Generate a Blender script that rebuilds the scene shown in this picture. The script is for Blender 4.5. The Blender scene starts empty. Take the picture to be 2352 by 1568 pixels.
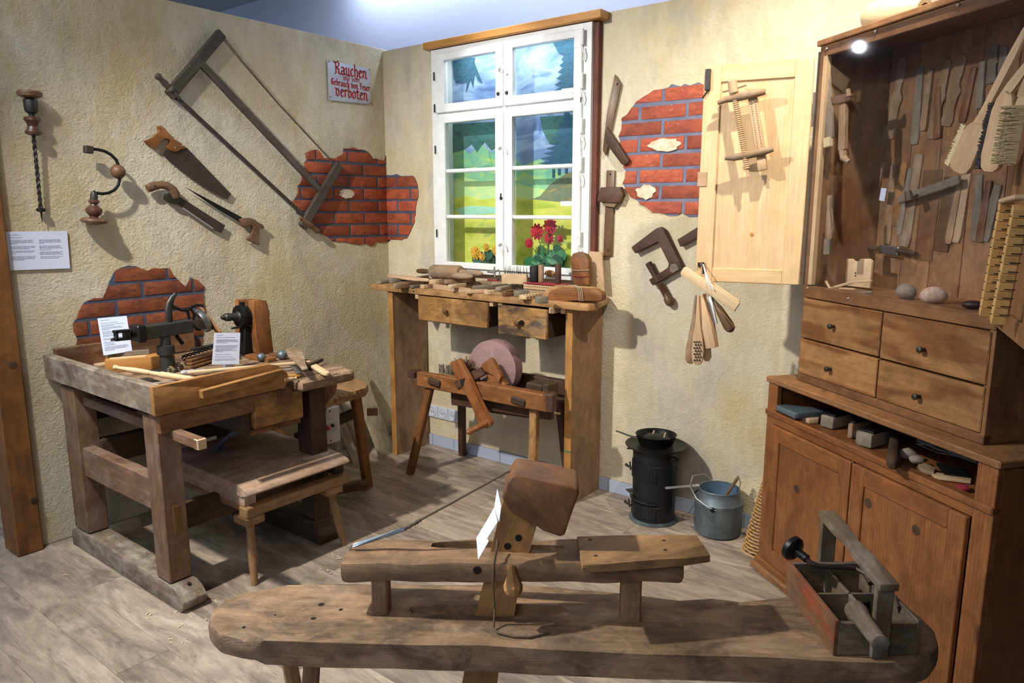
import bpy, bmesh, math, random
from mathutils import Vector as V, Matrix, noise as mnoise
random.seed(7)
SC = bpy.context.scene
COL = SC.collection
# ------------------------------------------------------------------ camera
F, CX, CY = 1682.0, 1176.0, 784.0          # focal length in pixels of the 2352x1568 frame
PITCH, YAW, EYE = math.atan(301/F), math.radians(37.85), V((0, 0, 1.6))
FW = V((-math.sin(YAW)*math.cos(PITCH), math.cos(YAW)*math.cos(PITCH), -math.sin(PITCH)))
RT = V((math.cos(YAW), math.sin(YAW), 0)); UP = RT.cross(FW)
cam = bpy.data.cameras.new('camera'); camo = bpy.data.objects.new('camera', cam); COL.objects.link(camo)
cam.sensor_width = 36; cam.lens = 36*F/2352; cam.clip_start = .02
camo.matrix_world = Matrix((( RT.x, UP.x, -FW.x, EYE.x), (RT.y, UP.y, -FW.y, EYE.y), (RT.z, UP.z, -FW.z, EYE.z), (0, 0, 0, 1)))
SC.camera = camo
# ------------------------------------------------------------------ world, lights, exposure
SC.view_settings.view_transform = 'Standard'; SC.view_settings.look = 'None'
SC.view_settings.gamma = 1; SC.view_settings.use_curve_mapping = False
SC.view_settings.exposure = 0.33
w = bpy.data.worlds.new('world'); SC.world = w; w.use_nodes = True
w.node_tree.nodes['Background'].inputs[0].default_value = (.60, .72, 1.0, 1)
w.node_tree.nodes['Background'].inputs[1].default_value = .50

def spot(name, loc, tgt, power, size, blend, color, radius):
    l = bpy.data.lights.new(name, 'SPOT'); l.energy = power; l.spot_size = math.radians(size); l.spot_blend = blend
    l.color = color; l.shadow_soft_size = radius
    o = bpy.data.objects.new(name, l); COL.objects.link(o); o.location = loc
    o.rotation_euler = (V(tgt)-V(loc)).to_track_quat('-Z', 'Y').to_euler(); return o
def area(name, loc, tgt, power, sx, sy, color):
    l = bpy.data.lights.new(name, 'AREA'); l.shape = 'RECTANGLE'; l.size = sx; l.size_y = sy; l.energy = power; l.color = color
    o = bpy.data.objects.new(name, l); COL.objects.link(o); o.location = loc
    o.rotation_euler = (V(tgt)-V(loc)).to_track_quat('-Z', 'Y').to_euler(); return o
spot('spot_main', (-2.75, .25, 3.1), (-2.2, 2.85, .6), 410, 94, .8, (1, .94, .85), .045)
spot('spot_window', (-2.74, 2.75, 3.3), (-2.77, 3.5, 2.15), 75, 42, 1.0, (.93, .97, 1), .04)
spot('spot_cabinet', (-.56, 2.36, 3.1), (-1.0, 3.1, 2.1), 145, 78, .9, (1, .90, .75), .025)
area('upper_left_fill', (-3.4, .2, 3.3), (-3.2, .9, 0), 34, 1.2, 1.2, (.80, .90, 1))  # added soft fill for the cool ambient from upper left, no lamp seen there
area('room_fill', (-.3, -1.0, 2.6), (-1.6, 2.2, .6), 16, 1.6, 1.0, (1, .95, .9))
area('far_ceiling_light', (-3.0, 3.82, 3.36), (-3.0, 4.0, 2.5), 22, 3.2, .15, (.75, .84, 1))

# ------------------------------------------------------------------ pixel rays cut with real planes (measuring aid)
def ray(px, py): return FW + RT*((px-CX)/F) - UP*((py-CY)/F)
def PL(px, py, n, d):
    r = ray(px, py); n = V(n); return EYE + r*((d-n.dot(EYE))/n.dot(r))
XL, YW = -3.83, 3.525                       # the two plastered partitions
CN = V((.609, .793, 0)).normalized(); CD = V((.793, -.609, 0)).normalized(); CP = V((-1.063, 3.17, 0)); CDN = CN.dot(CP)
def OZ(px, py, z): return PL(px, py, (0, 0, 1), z)
def WL(px, py, off=0): return PL(px, py, (1, 0, 0), XL+off)
def WW(px, py, off=0): return PL(px, py, (0, 1, 0), YW-off)
def CB(px, py, off=0): return PL(px, py, CN, CDN+off)
def cab(s, off, z): return CP + CD*s + CN*off + V((0, 0, z))      # cabinet coordinates: along front, into depth, up

# ------------------------------------------------------------------ mesh builder
def frame(o, u, v=None, w=None):
    u = V(u).normalized()
    if w is None:
        v = V(v); v = (v-u*v.dot(u)).normalized(); w = u.cross(v)
    else:
        w = V(w); w = (w-u*w.dot(u)).normalized(); v = w.cross(u)
    return Matrix(((u.x, v.x, w.x, o[0]), (u.y, v.y, w.y, o[1]), (u.z, v.z, w.z, o[2]), (0, 0, 0, 1)))
class MB:
    def __init__(s): s.v = []; s.f = []; s.g = []
    def commit(s, bm, M, wob=0, wsc=8, gs=1):
        off = V((random.uniform(0, 40), random.uniform(0, 40), random.uniform(0, 40)))
        b = len(s.v); bm.verts.ensure_lookup_table(); bm.normal_update()
        for i, v in enumerate(bm.verts):
            v.index = i; co = v.co.copy(); s.g.append(co*gs+off)
            p = M @ co
            if wob:
                q = co*wsc+off
                p = p + V((mnoise.noise(q), mnoise.noise(q+V((9, 9, 9))), mnoise.noise(q+V((-7, 3, 5)))))*wob
            s.v.append(p)
        for f in bm.faces: s.f.append([b+v.index for v in f.verts])
        bm.free(); return s
    def box(s, M, sx, sy, sz, bev=.002, cut=0, wob=0, wsc=8, seg=1, taper=None):
        bm = bmesh.new(); bmesh.ops.create_cube(bm, size=1)
        for v in bm.verts:
            k = 1
            if taper and v.co.x > 0: k = taper
            v.co = V((v.co.x*sx, v.co.y*sy*k, v.co.z*sz*k))
        if bev: bmesh.ops.bevel(bm, geom=bm.edges[:], offset=min(bev, sx*.3, sy*.3, sz*.3), segments=seg, profile=.5, affect='EDGES')
        if cut:
            L = max(sx, sy, sz)
            for ax, d in ((0, sx), (1, sy), (2, sz)):
                n = int(cut*d/L)
                for i in range(1, n):
                    no = V((0, 0, 0)); no[ax] = 1; c = V((0, 0, 0)); c[ax] = -d/2+d*i/n
                    bmesh.ops.bisect_plane(bm, geom=bm.verts[:]+bm.edges[:]+bm.faces[:], plane_co=c, plane_no=no)
        return s.commit(bm, M, wob, wsc)
    def bx(s, x0, x1, y0, y1, z0, z1, g='x', **k):
        c = V(((x0+x1)/2, (y0+y1)/2, (z0+z1)/2)); dx, dy, dz = abs(x1-x0), abs(y1-y0), abs(z1-z0)
        if g == 'x': return s.box(frame(c, (1, 0, 0), (0, 1, 0)), dx, dy, dz, **k)
        if g == 'y': return s.box(frame(c, (0, 1, 0), (0, 0, 1)), dy, dz, dx, **k)
        return s.box(frame(c, (0, 0, 1), (1, 0, 0)), dz, dx, dy, **k)
    def cb(s, s0, s1, o0, o1, z0, z1, g='s', **k):                 # a box in cabinet coordinates
        c = cab((s0+s1)/2, (o0+o1)/2, (z0+z1)/2); a, b, d = abs(s1-s0), abs(o1-o0), abs(z1-z0)
        if g == 's': return s.box(frame(c, CD, CN), a, b, d, **k)
        if g == 'o': return s.box(frame(c, CN, CD), b, a, d, **k)
        return s.box(frame(c, (0, 0, 1), CD), d, a, b, **k)
    def beam(s, A, B, wd, th, w=(0, 0, 1), **k):                   # bar from A to B; th is measured along w
        A = V(A); B = V(B); return s.box(frame((A+B)/2, B-A, None, w), (B-A).length, wd, th, **k)
    def prism(s, pts, ext, bev=0, u=None, wob=0, wsc=8):           # polygon of 3-D points pushed along ext
        pts = [V(p) for p in pts]; ext = V(ext)
        swap = u is not None and V(u).normalized().cross(ext.normalized()).length < .1
        if u is None or swap:
            u = max(((a-b) for a in pts for b in pts), key=lambda d: d.length)
        M = frame(pts[0], V(u)-ext.normalized()*V(u).dot(ext.normalized()), None, ext); I = M.inverted(); L = ext.length
        loc = [I @ p for p in pts]
        ar = sum(loc[i].x*loc[(i+1) % len(loc)].y-loc[(i+1) % len(loc)].x*loc[i].y for i in range(len(loc)))
        if ar < 0: loc.reverse()
        bm = bmesh.new(); a = [bm.verts.new((p.x, p.y, 0)) for p in loc]; b = [bm.verts.new((p.x, p.y, L)) for p in loc]
        n = len(loc); bm.faces.new(a[::-1]); bm.faces.new(b)
        for i in range(n): bm.faces.new((a[i], a[(i+1) % n], b[(i+1) % n], b[i]))
        if bev: bmesh.ops.bevel(bm, geom=bm.edges[:], offset=bev, segments=2, profile=.5, affect='EDGES', clamp_overlap=True)
        bm.normal_update(); bmesh.ops.triangulate(bm, faces=[f for f in bm.faces if len(f.verts) > 4], ngon_method='EAR_CLIP')
        b0 = len(s.g); s.commit(bm, M, wob, wsc)
        if swap: s.g[b0:] = [V((g.z, g.x, g.y)) for g in s.g[b0:]]
        return s
    def tube(s, pts, rad, n=10, flat=1.0, w=(0, 0, 1)):
        pts = [V(p) for p in pts]
        if not hasattr(rad, '__len__'): rad = [rad]*len(pts)
        bm = bmesh.new(); rings = []; t = 0; gco = []; w = V(w)
        for i, p in enumerate(pts):
            d = (pts[min(i+1, len(pts)-1)]-pts[max(i-1, 0)]).normalized()
            if abs(d.dot(w)) > .97: w = V((1, 0, 0)) if abs(d.x) < .9 else V((0, 1, 0))
            sd = d.cross(w).normalized(); up = sd.cross(d); w = up
            if i: t += (p-pts[i-1]).length
            r = []
            for k in range(n):
                a = 2*math.pi*k/n; r.append(bm.verts.new(p+sd*math.cos(a)*rad[i]+up*math.sin(a)*rad[i]*flat))
                gco.append(V((t, math.cos(a)*rad[i], math.sin(a)*rad[i])))
            rings.append(r)
        for a, b in zip(rings, rings[1:]):
            for k in range(n): bm.faces.new((a[k], a[(k+1) % n], b[(k+1) % n], b[k]))
        bm.faces.new(rings[0][::-1]); bm.faces.new(rings[-1])
        b0 = len(s.g); s.commit(bm, Matrix.Identity(4)); off = V((random.uniform(0, 40), random.uniform(0, 40), 0))
        for i, g in enumerate(gco): s.g[b0+i] = g+off
        return s
    def lathe(s, A, B, prof, n=20, cap=True):                                # prof: (t along A->B as fraction, radius)
        A = V(A); B = V(B); L = (B-A).length; M = frame(A, B-A, (0, 0, 1) if abs((B-A).normalized().z) < .9 else (1, 0, 0))
        bm = bmesh.new(); rings = []
        for t, r in prof:
            r = max(r, .0003); rings.append([bm.verts.new((t*L, r*math.cos(2*math.pi*k/n), r*math.sin(2*math.pi*k/n))) for k in range(n)])
        for a, b in zip(rings, rings[1:]):
            for k in range(n): bm.faces.new((a[k], a[(k+1) % n], b[(k+1) % n], b[k]))
        if cap: bm.faces.new(rings[0][::-1]); bm.faces.new(rings[-1])
        bmesh.ops.recalc_face_normals(bm, faces=bm.faces[:])
        return s.commit(bm, M)
    def blob(s, c, r, wob=.0, wsc=20, sub=2, M=None):
        bm = bmesh.new(); bmesh.ops.create_icosphere(bm, subdivisions=sub, radius=1)
        for v in bm.verts: v.co = V((v.co.x*r[0], v.co.y*r[1], v.co.z*r[2]))
        M = (Matrix.Translation(V(c)) @ M) if M is not None else Matrix.Translation(V(c))
        return s.commit(bm, M, wob, wsc)
    def flat(s, A, B, n, prof, wd, th, bev=.001, u=None):          # flat piece along A->B lying in the plane with normal n
        A = V(A); B = V(B); u = (B-A); L = u.length; u.normalize(); n = V(n); n = (n-u*n.dot(u)).normalized(); v = n.cross(u)
        pts = [A+u*L*t+v*wd*h for t, h in prof]+[A+u*L*t-v*wd*h for t, h in reversed(prof)]
        return s.prism(pts, -n*th, bev=bev, u=u)
    def build(s, name, m, parent=None, smooth=35):
        base = V((0, 0, 0))
        if parent is not None: base = WORLD.get(parent.name, V((0, 0, 0)))
        me = bpy.data.meshes.new(name); me.from_pydata([tuple(p-base) for p in s.v], [], s.f)
        a = me.attributes.new('gc', 'FLOAT_VECTOR', 'POINT'); a.data.foreach_set('vector', [c for g in s.g for c in g])
        me.materials.append(m); me.update()
        if smooth:
            me.shade_smooth(); me.set_sharp_from_angle(angle=math.radians(smooth))
        o = bpy.data.objects.new(name, me); COL.objects.link(o)
        WORLD[o.name] = base.copy()
        if parent is not None: o.parent = parent
        return o
WORLD = {}
def tag(o, label=None, cat=None, group=None, kind=None):
    if label: o['label'] = label
    if cat: o['category'] = cat
    if group: o['group'] = group
    if kind: o['kind'] = kind
    return o
def thing(name, label, cat, loc, group=None, kind=None):
    o = bpy.data.objects.new(name, None); COL.objects.link(o); o.location = V(loc); o.empty_display_size = .05
    WORLD[o.name] = V(loc); return tag(o, label, cat, group, kind)
def solo(name, mb, m, label, cat, group=None, kind=None, **k):
    c = sum(mb.v, V((0, 0, 0)))/len(mb.v); c.z = min(p.z for p in mb.v)
    o = mb.build(name, m, None, **k); me = o.data; me.transform(Matrix.Translation(-c)); o.location = c; WORLD[o.name] = c
    return tag(o, label, cat, group, kind)

# ------------------------------------------------------------------ materials
def lin(h):
    h = h.lstrip('#'); r = [int(h[i:i+2], 16)/255 for i in (0, 2, 4)]
    return tuple((c/12.92 if c <= .04045 else ((c+.055)/1.055)**2.4) for c in r)+(1,)
class NT:
    def __init__(s, name):
        s.m = bpy.data.materials.new(name); s.m.use_nodes = True; s.t = s.m.node_tree; s.p = s.t.nodes['Principled BSDF']
    def n(s, t, **k):
        nd = s.t.nodes.new(t)
        for a, b in k.items():
            if a.startswith('i_'):
                key = a[2:]; key = int(key) if key.isdigit() else key.replace('_', ' '); nd.inputs[key].default_value = b
            else: setattr(nd, a, b)
        return nd
    def l(s, a, b): s.t.links.new(a, b)
    def noise(s, co, scale, sv=(1, 1, 1), detail=5, rough=.6, dist=0):
        mp = s.n('ShaderNodeMapping'); mp.inputs['Scale'].default_value = sv; s.l(co, mp.inputs[0])
        nz = s.n('ShaderNodeTexNoise'); nz.inputs['Scale'].default_value = scale; nz.inputs['Detail'].default_value = detail
        nz.inputs['Roughness'].default_value = rough; nz.inputs['Distortion'].default_value = dist; s.l(mp.outputs[0], nz.inputs['Vector'])
        return nz.outputs['Fac']
    def ramp(s, fac, stops):
        r = s.n('ShaderNodeValToRGB'); e = r.color_ramp.elements
        while len(e) < len(stops): e.new(.5)
        for el, (p, c) in zip(e, stops): el.position = p; el.color = c if len(c) == 4 else tuple(c)+(1,)
        s.l(fac, r.inputs[0]); return r.outputs[0]
    def mix(s, fac, a, b, mode='MIX'):
        m = s.n('ShaderNodeMix'); m.data_type = 'RGBA'; m.blend_type = mode
        for src, i in ((fac, 0), (a, 6), (b, 7)):
            if hasattr(src, 'links'): s.l(src, m.inputs[i])
            else: m.inputs[i].default_value = src
        return m.outputs[2]
    def bump(s, h, strength=.3, dist=.01, prev=None):
        b = s.n('ShaderNodeBump'); b.inputs['Strength'].default_value = strength; b.inputs['Distance'].default_value = dist
        s.l(h, b.inputs['Height'])
        if prev is not None: s.l(prev, b.inputs['Normal'])
        return b.outputs[0]
K0, K1 = (0, 0, 0, 1), (1, 1, 1, 1)
def wood(name, light, dark, grain=1, rough=.65, wear=None, wear_amt=.4, rings=0, stain=None, stain_amt=.3, bump=.25, coat=0, jit=.12, grime=.36):
    t = NT(name); at = t.n('ShaderNodeAttribute', attribute_name='gc'); co = at.outputs['Vector']
    L, D = lin(light), lin(dark)
    n1 = t.noise(co, 3.2*grain, (1, 11, 11), 6, .62, .4)
    c = t.ramp(n1, [(.32, D), (.68, L)])
    fine = t.noise(co, 14*grain, (1, 18, 18), 4, .7)
    c = t.mix(.45, c, t.ramp(fine, [(.3, tuple(x*.62 for x in L[:3])+(1,)), (.65, L)]), 'MIX')
    if rings:
        mp = t.n('ShaderNodeMapping'); mp.inputs['Scale'].default_value = (1.6, 10, 10); t.l(co, mp.inputs[0])
        wv = t.n('ShaderNodeTexWave', wave_type='BANDS', bands_direction='Y'); wv.inputs['Scale'].default_value = 2.6*grain
        wv.inputs['Distortion'].default_value = 9; wv.inputs['Detail'].default_value = 1.5; wv.inputs['Detail Scale'].default_value = .35
        t.l(mp.outputs[0], wv.inputs['Vector'])
        r = t.ramp(wv.outputs['Fac'], [(.02, tuple(min(1, x*1.6) for x in D[:3])+(1,)), (.35, K1)])
        c = t.mix(rings, c, t.mix(1, c, r, 'MULTIPLY'))
    if wear:
        nw = t.noise(co, 5, (1, 2.2, 2.2), 8, .7); mk = t.ramp(nw, [(.46, K0), (.60, K1)])
        c = t.mix(t.mix(1, mk, (wear_amt,)*3+(1,), 'MULTIPLY'), c, lin(wear))
    if stain:
        ns = t.noise(co, 2.7, (1, 1.6, 1.6), 7, .75, .8); mk = t.ramp(ns, [(.52, K0), (.62, K1)])
        c = t.mix(t.mix(1, mk, (stain_amt,)*3+(1,), 'MULTIPLY'), c, lin(stain))
    if grime:
        g1 = t.ramp(t.noise(co, 7, (1, 1.5, 1.5), 8, .72, .5), [(.40, (1-grime, 1-grime, 1-grime, 1)), (.60, (1.0, 1.0, 1.0, 1))]); c = t.mix(1, c, g1, 'MULTIPLY')
        g2 = t.ramp(t.noise(co, 5, (1, 60, 60), 3, .6, .2), [(.62, K0), (.68, (grime*.8,)*3+(1,))]); c = t.mix(g2, c, tuple(x*.4 for x in D[:3])+(1,))
        g3 = t.ramp(t.noise(co, 16, (1, 7, 7), 3, .7, 2.5), [(.66, K0), (.70, (grime*.6,)*3+(1,))]); c = t.mix(g3, c, tuple(min(1, x*1.5) for x in L[:3])+(1,))
    oi = t.n('ShaderNodeObjectInfo'); hs = t.n('ShaderNodeHueSaturation')
    mr = t.n('ShaderNodeMapRange'); mr.inputs[3].default_value = 1-jit; mr.inputs[4].default_value = 1+jit
    t.l(oi.outputs['Random'], mr.inputs[0]); t.l(mr.outputs[0], hs.inputs['Value']); t.l(c, hs.inputs['Color'])
    t.l(hs.outputs[0], t.p.inputs['Base Color']); t.p.inputs['Roughness'].default_value = rough
    t.p.inputs['Specular IOR Level'].default_value = .35
    if coat: t.p.inputs['Coat Weight'].default_value = coat; t.p.inputs['Coat Roughness'].default_value = .3
    t.l(t.bump(fine, bump, .002, t.bump(n1, bump, .004)), t.p.inputs['Normal']); return t.m
def plain(name, col, rough=.5, metal=0, spec=.5, mott=None, mamt=.5, msc=20, bump=0, bsc=60, coat=0):
    t = NT(name); t.p.inputs['Base Color'].default_value = lin(col); t.p.inputs['Roughness'].default_value = rough
    t.p.inputs['Metallic'].default_value = metal; t.p.inputs['Specular IOR Level'].default_value = spec
    t.p.inputs['Coat Weight'].default_value = coat
    tc = t.n('ShaderNodeTexCoord')
    if mott:
        nz = t.noise(tc.outputs['Object'], msc, (1, 1, 1), 6, .65)
        t.l(t.mix(t.ramp(nz, [(.5-mamt*.4, K0), (.5+mamt*.4, K1)]), lin(col), lin(mott)), t.p.inputs['Base Color'])
    if bump: t.l(t.bump(t.noise(tc.outputs['Object'], bsc, (1, 1, 1), 5, .6), bump, .004), t.p.inputs['Normal'])
    return t.m
def plaster(name, base, yel, grey, sc=1.0, bump=.55):
    t = NT(name); tc = t.n('ShaderNodeTexCoord'); co = tc.outputs['Object']
    c = t.mix(t.ramp(t.noise(co, 1.5*sc, (1, 1, 1), 6, .65, .6), [(.38, K0), (.66, K1)]), lin(base), lin(yel))
    c = t.mix(t.ramp(t.noise(co, 2.1*sc, (1.6, 1.6, .7), 7, .7, .4), [(.50, K0), (.70, K1)]), c, lin(grey))
    c = t.mix(t.ramp(t.noise(co, 9*sc, (1.5, 1.5, .5), 5, .7), [(.45, K0), (.8, (.4, .4, .4, 1))]), c, lin('#efe6cf'))
    t.l(c, t.p.inputs['Base Color']); t.p.inputs['Roughness'].default_value = .9; t.p.inputs['Specular IOR Level'].default_value = .2
    h1 = t.noise(co, 70, (1, 1, 1.25), 5, .6, .35); h2 = t.noise(co, 24, (1, 1, 1), 4, .6, .2)
    t.l(t.bump(h1, bump, .012, t.bump(h2, bump*.5, .02)), t.p.inputs['Normal']); return t.m
def brickmat(name, a, b, dark, salt):
    t = NT(name); tc = t.n('ShaderNodeTexCoord'); co = tc.outputs['Object']; oi = t.n('ShaderNodeObjectInfo')
    c = t.mix(t.ramp(t.noise(co, 9, (1, 1, 1), 5, .6), [(.35, K0), (.65, K1)]), lin(a), lin(b))
    c = t.mix(t.ramp(t.noise(co, 16, (1, 1, 3), 6, .7), [(.46, K0), (.70, (.85, .85, .85, 1))]), c, lin(dark))
    c = t.mix(t.ramp(t.noise(co, 60, (1, 1, 2), 5, .7, 1), [(.60, K0), (.72, (.6, .6, .6, 1))]), c, lin(salt))
    hs = t.n('ShaderNodeHueSaturation'); mr = t.n('ShaderNodeMapRange'); mr.inputs[3].default_value = .72; mr.inputs[4].default_value = 1.2
    t.l(oi.outputs['Random'], mr.inputs[0]); t.l(mr.outputs[0], hs.inputs['Value']); t.l(c, hs.inputs['Color'])
    t.l(hs.outputs[0], t.p.inputs['Base Color']); t.p.inputs['Roughness'].default_value = .75
    t.l(t.bump(t.noise(co, 45, (1, 1, 1), 5, .6), .5, .006), t.p.inputs['Normal']); return t.m
def glassmat(name, tint, base=.04, rough=.03):
    t = NT(name); t.t.nodes.remove(t.p); out = t.t.nodes['Material Output']
    tr = t.n('ShaderNodeBsdfTransparent'); tr.inputs[0].default_value = tint; gl = t.n('ShaderNodeBsdfGlossy'); gl.inputs['Roughness'].default_value = rough
    lw = t.n('ShaderNodeLayerWeight'); lw.inputs[0].default_value = .5; fr = t.n('ShaderNodeMath', operation='POWER'); fr.inputs[1].default_value = 5
    t.l(lw.outputs['Facing'], fr.inputs[0]); mx = t.n('ShaderNodeMixShader')
    ad = t.n('ShaderNodeMath', operation='ADD'); ad.inputs[1].default_value = base
    t.l(fr.outputs[0], ad.inputs[0]); t.l(ad.outputs[0], mx.inputs[0]); t.l(tr.outputs[0], mx.inputs[1]); t.l(gl.outputs[0], mx.inputs[2]); t.l(mx.outputs[0], out.inputs[0])
    return t.m
def paint_mat(name, cols, sc=6, sv=(1, 1, 2.5)):
    t = NT(name); tc = t.n('ShaderNodeTexCoord'); co = tc.outputs['Object']
    st = [(.3+.4*i/(len(cols)-1), lin(c)) for i, c in enumerate(cols)]
    t.l(t.ramp(t.noise(co, sc, sv, 6, .6, 1.0), st), t.p.inputs['Base Color']); t.p.inputs['Roughness'].default_value = .8
    return t.m
def floormat():
    t = NT('floor_vinyl'); at = t.n('ShaderNodeAttribute', attribute_name='gc'); co = at.outputs['Vector']; oi = t.n('ShaderNodeObjectInfo')
    c = t.ramp(t.noise(co, 2.2, (1, 5, 5), 7, .68, .9), [(.30, lin('#74685c')), (.44, lin('#97887a')), (.58, lin('#b3a28f')), (.74, lin('#cabba9'))])
    c = t.mix(t.ramp(t.noise(co, 9, (1, 14, 14), 6, .7), [(.56, K0), (.72, (.7, .7, .7, 1))]), c, lin('#5e544d'))
    c = t.mix(t.ramp(t.noise(co, 2.2, (1, 2.2, 2.2), 7, .72, .6), [(.50, K0), (.66, (.75, .75, .75, 1))]), c, lin('#675a50'))
    c = t.mix(t.ramp(t.noise(co, 26, (1, 16, 16), 3, .7), [(.58, K0), (.70, (.5, .5, .5, 1))]), c, lin('#4c433d'))
    hs = t.n('ShaderNodeHueSaturation'); mr = t.n('ShaderNodeMapRange'); mr.inputs[3].default_value = .86; mr.inputs[4].default_value = 1.12
    t.l(oi.outputs['Random'], mr.inputs[0]); t.l(mr.outputs[0], hs.inputs['Value']); t.l(c, hs.inputs['Color'])
    t.l(hs.outputs[0], t.p.inputs['Base Color']); t.p.inputs['Roughness'].default_value = .42; t.p.inputs['Specular IOR Level'].default_value = .35
    t.l(t.bump(t.noise(co, 12, (1, 12, 12), 5, .6), .15, .002), t.p.inputs['Normal']); return t.m
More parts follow.
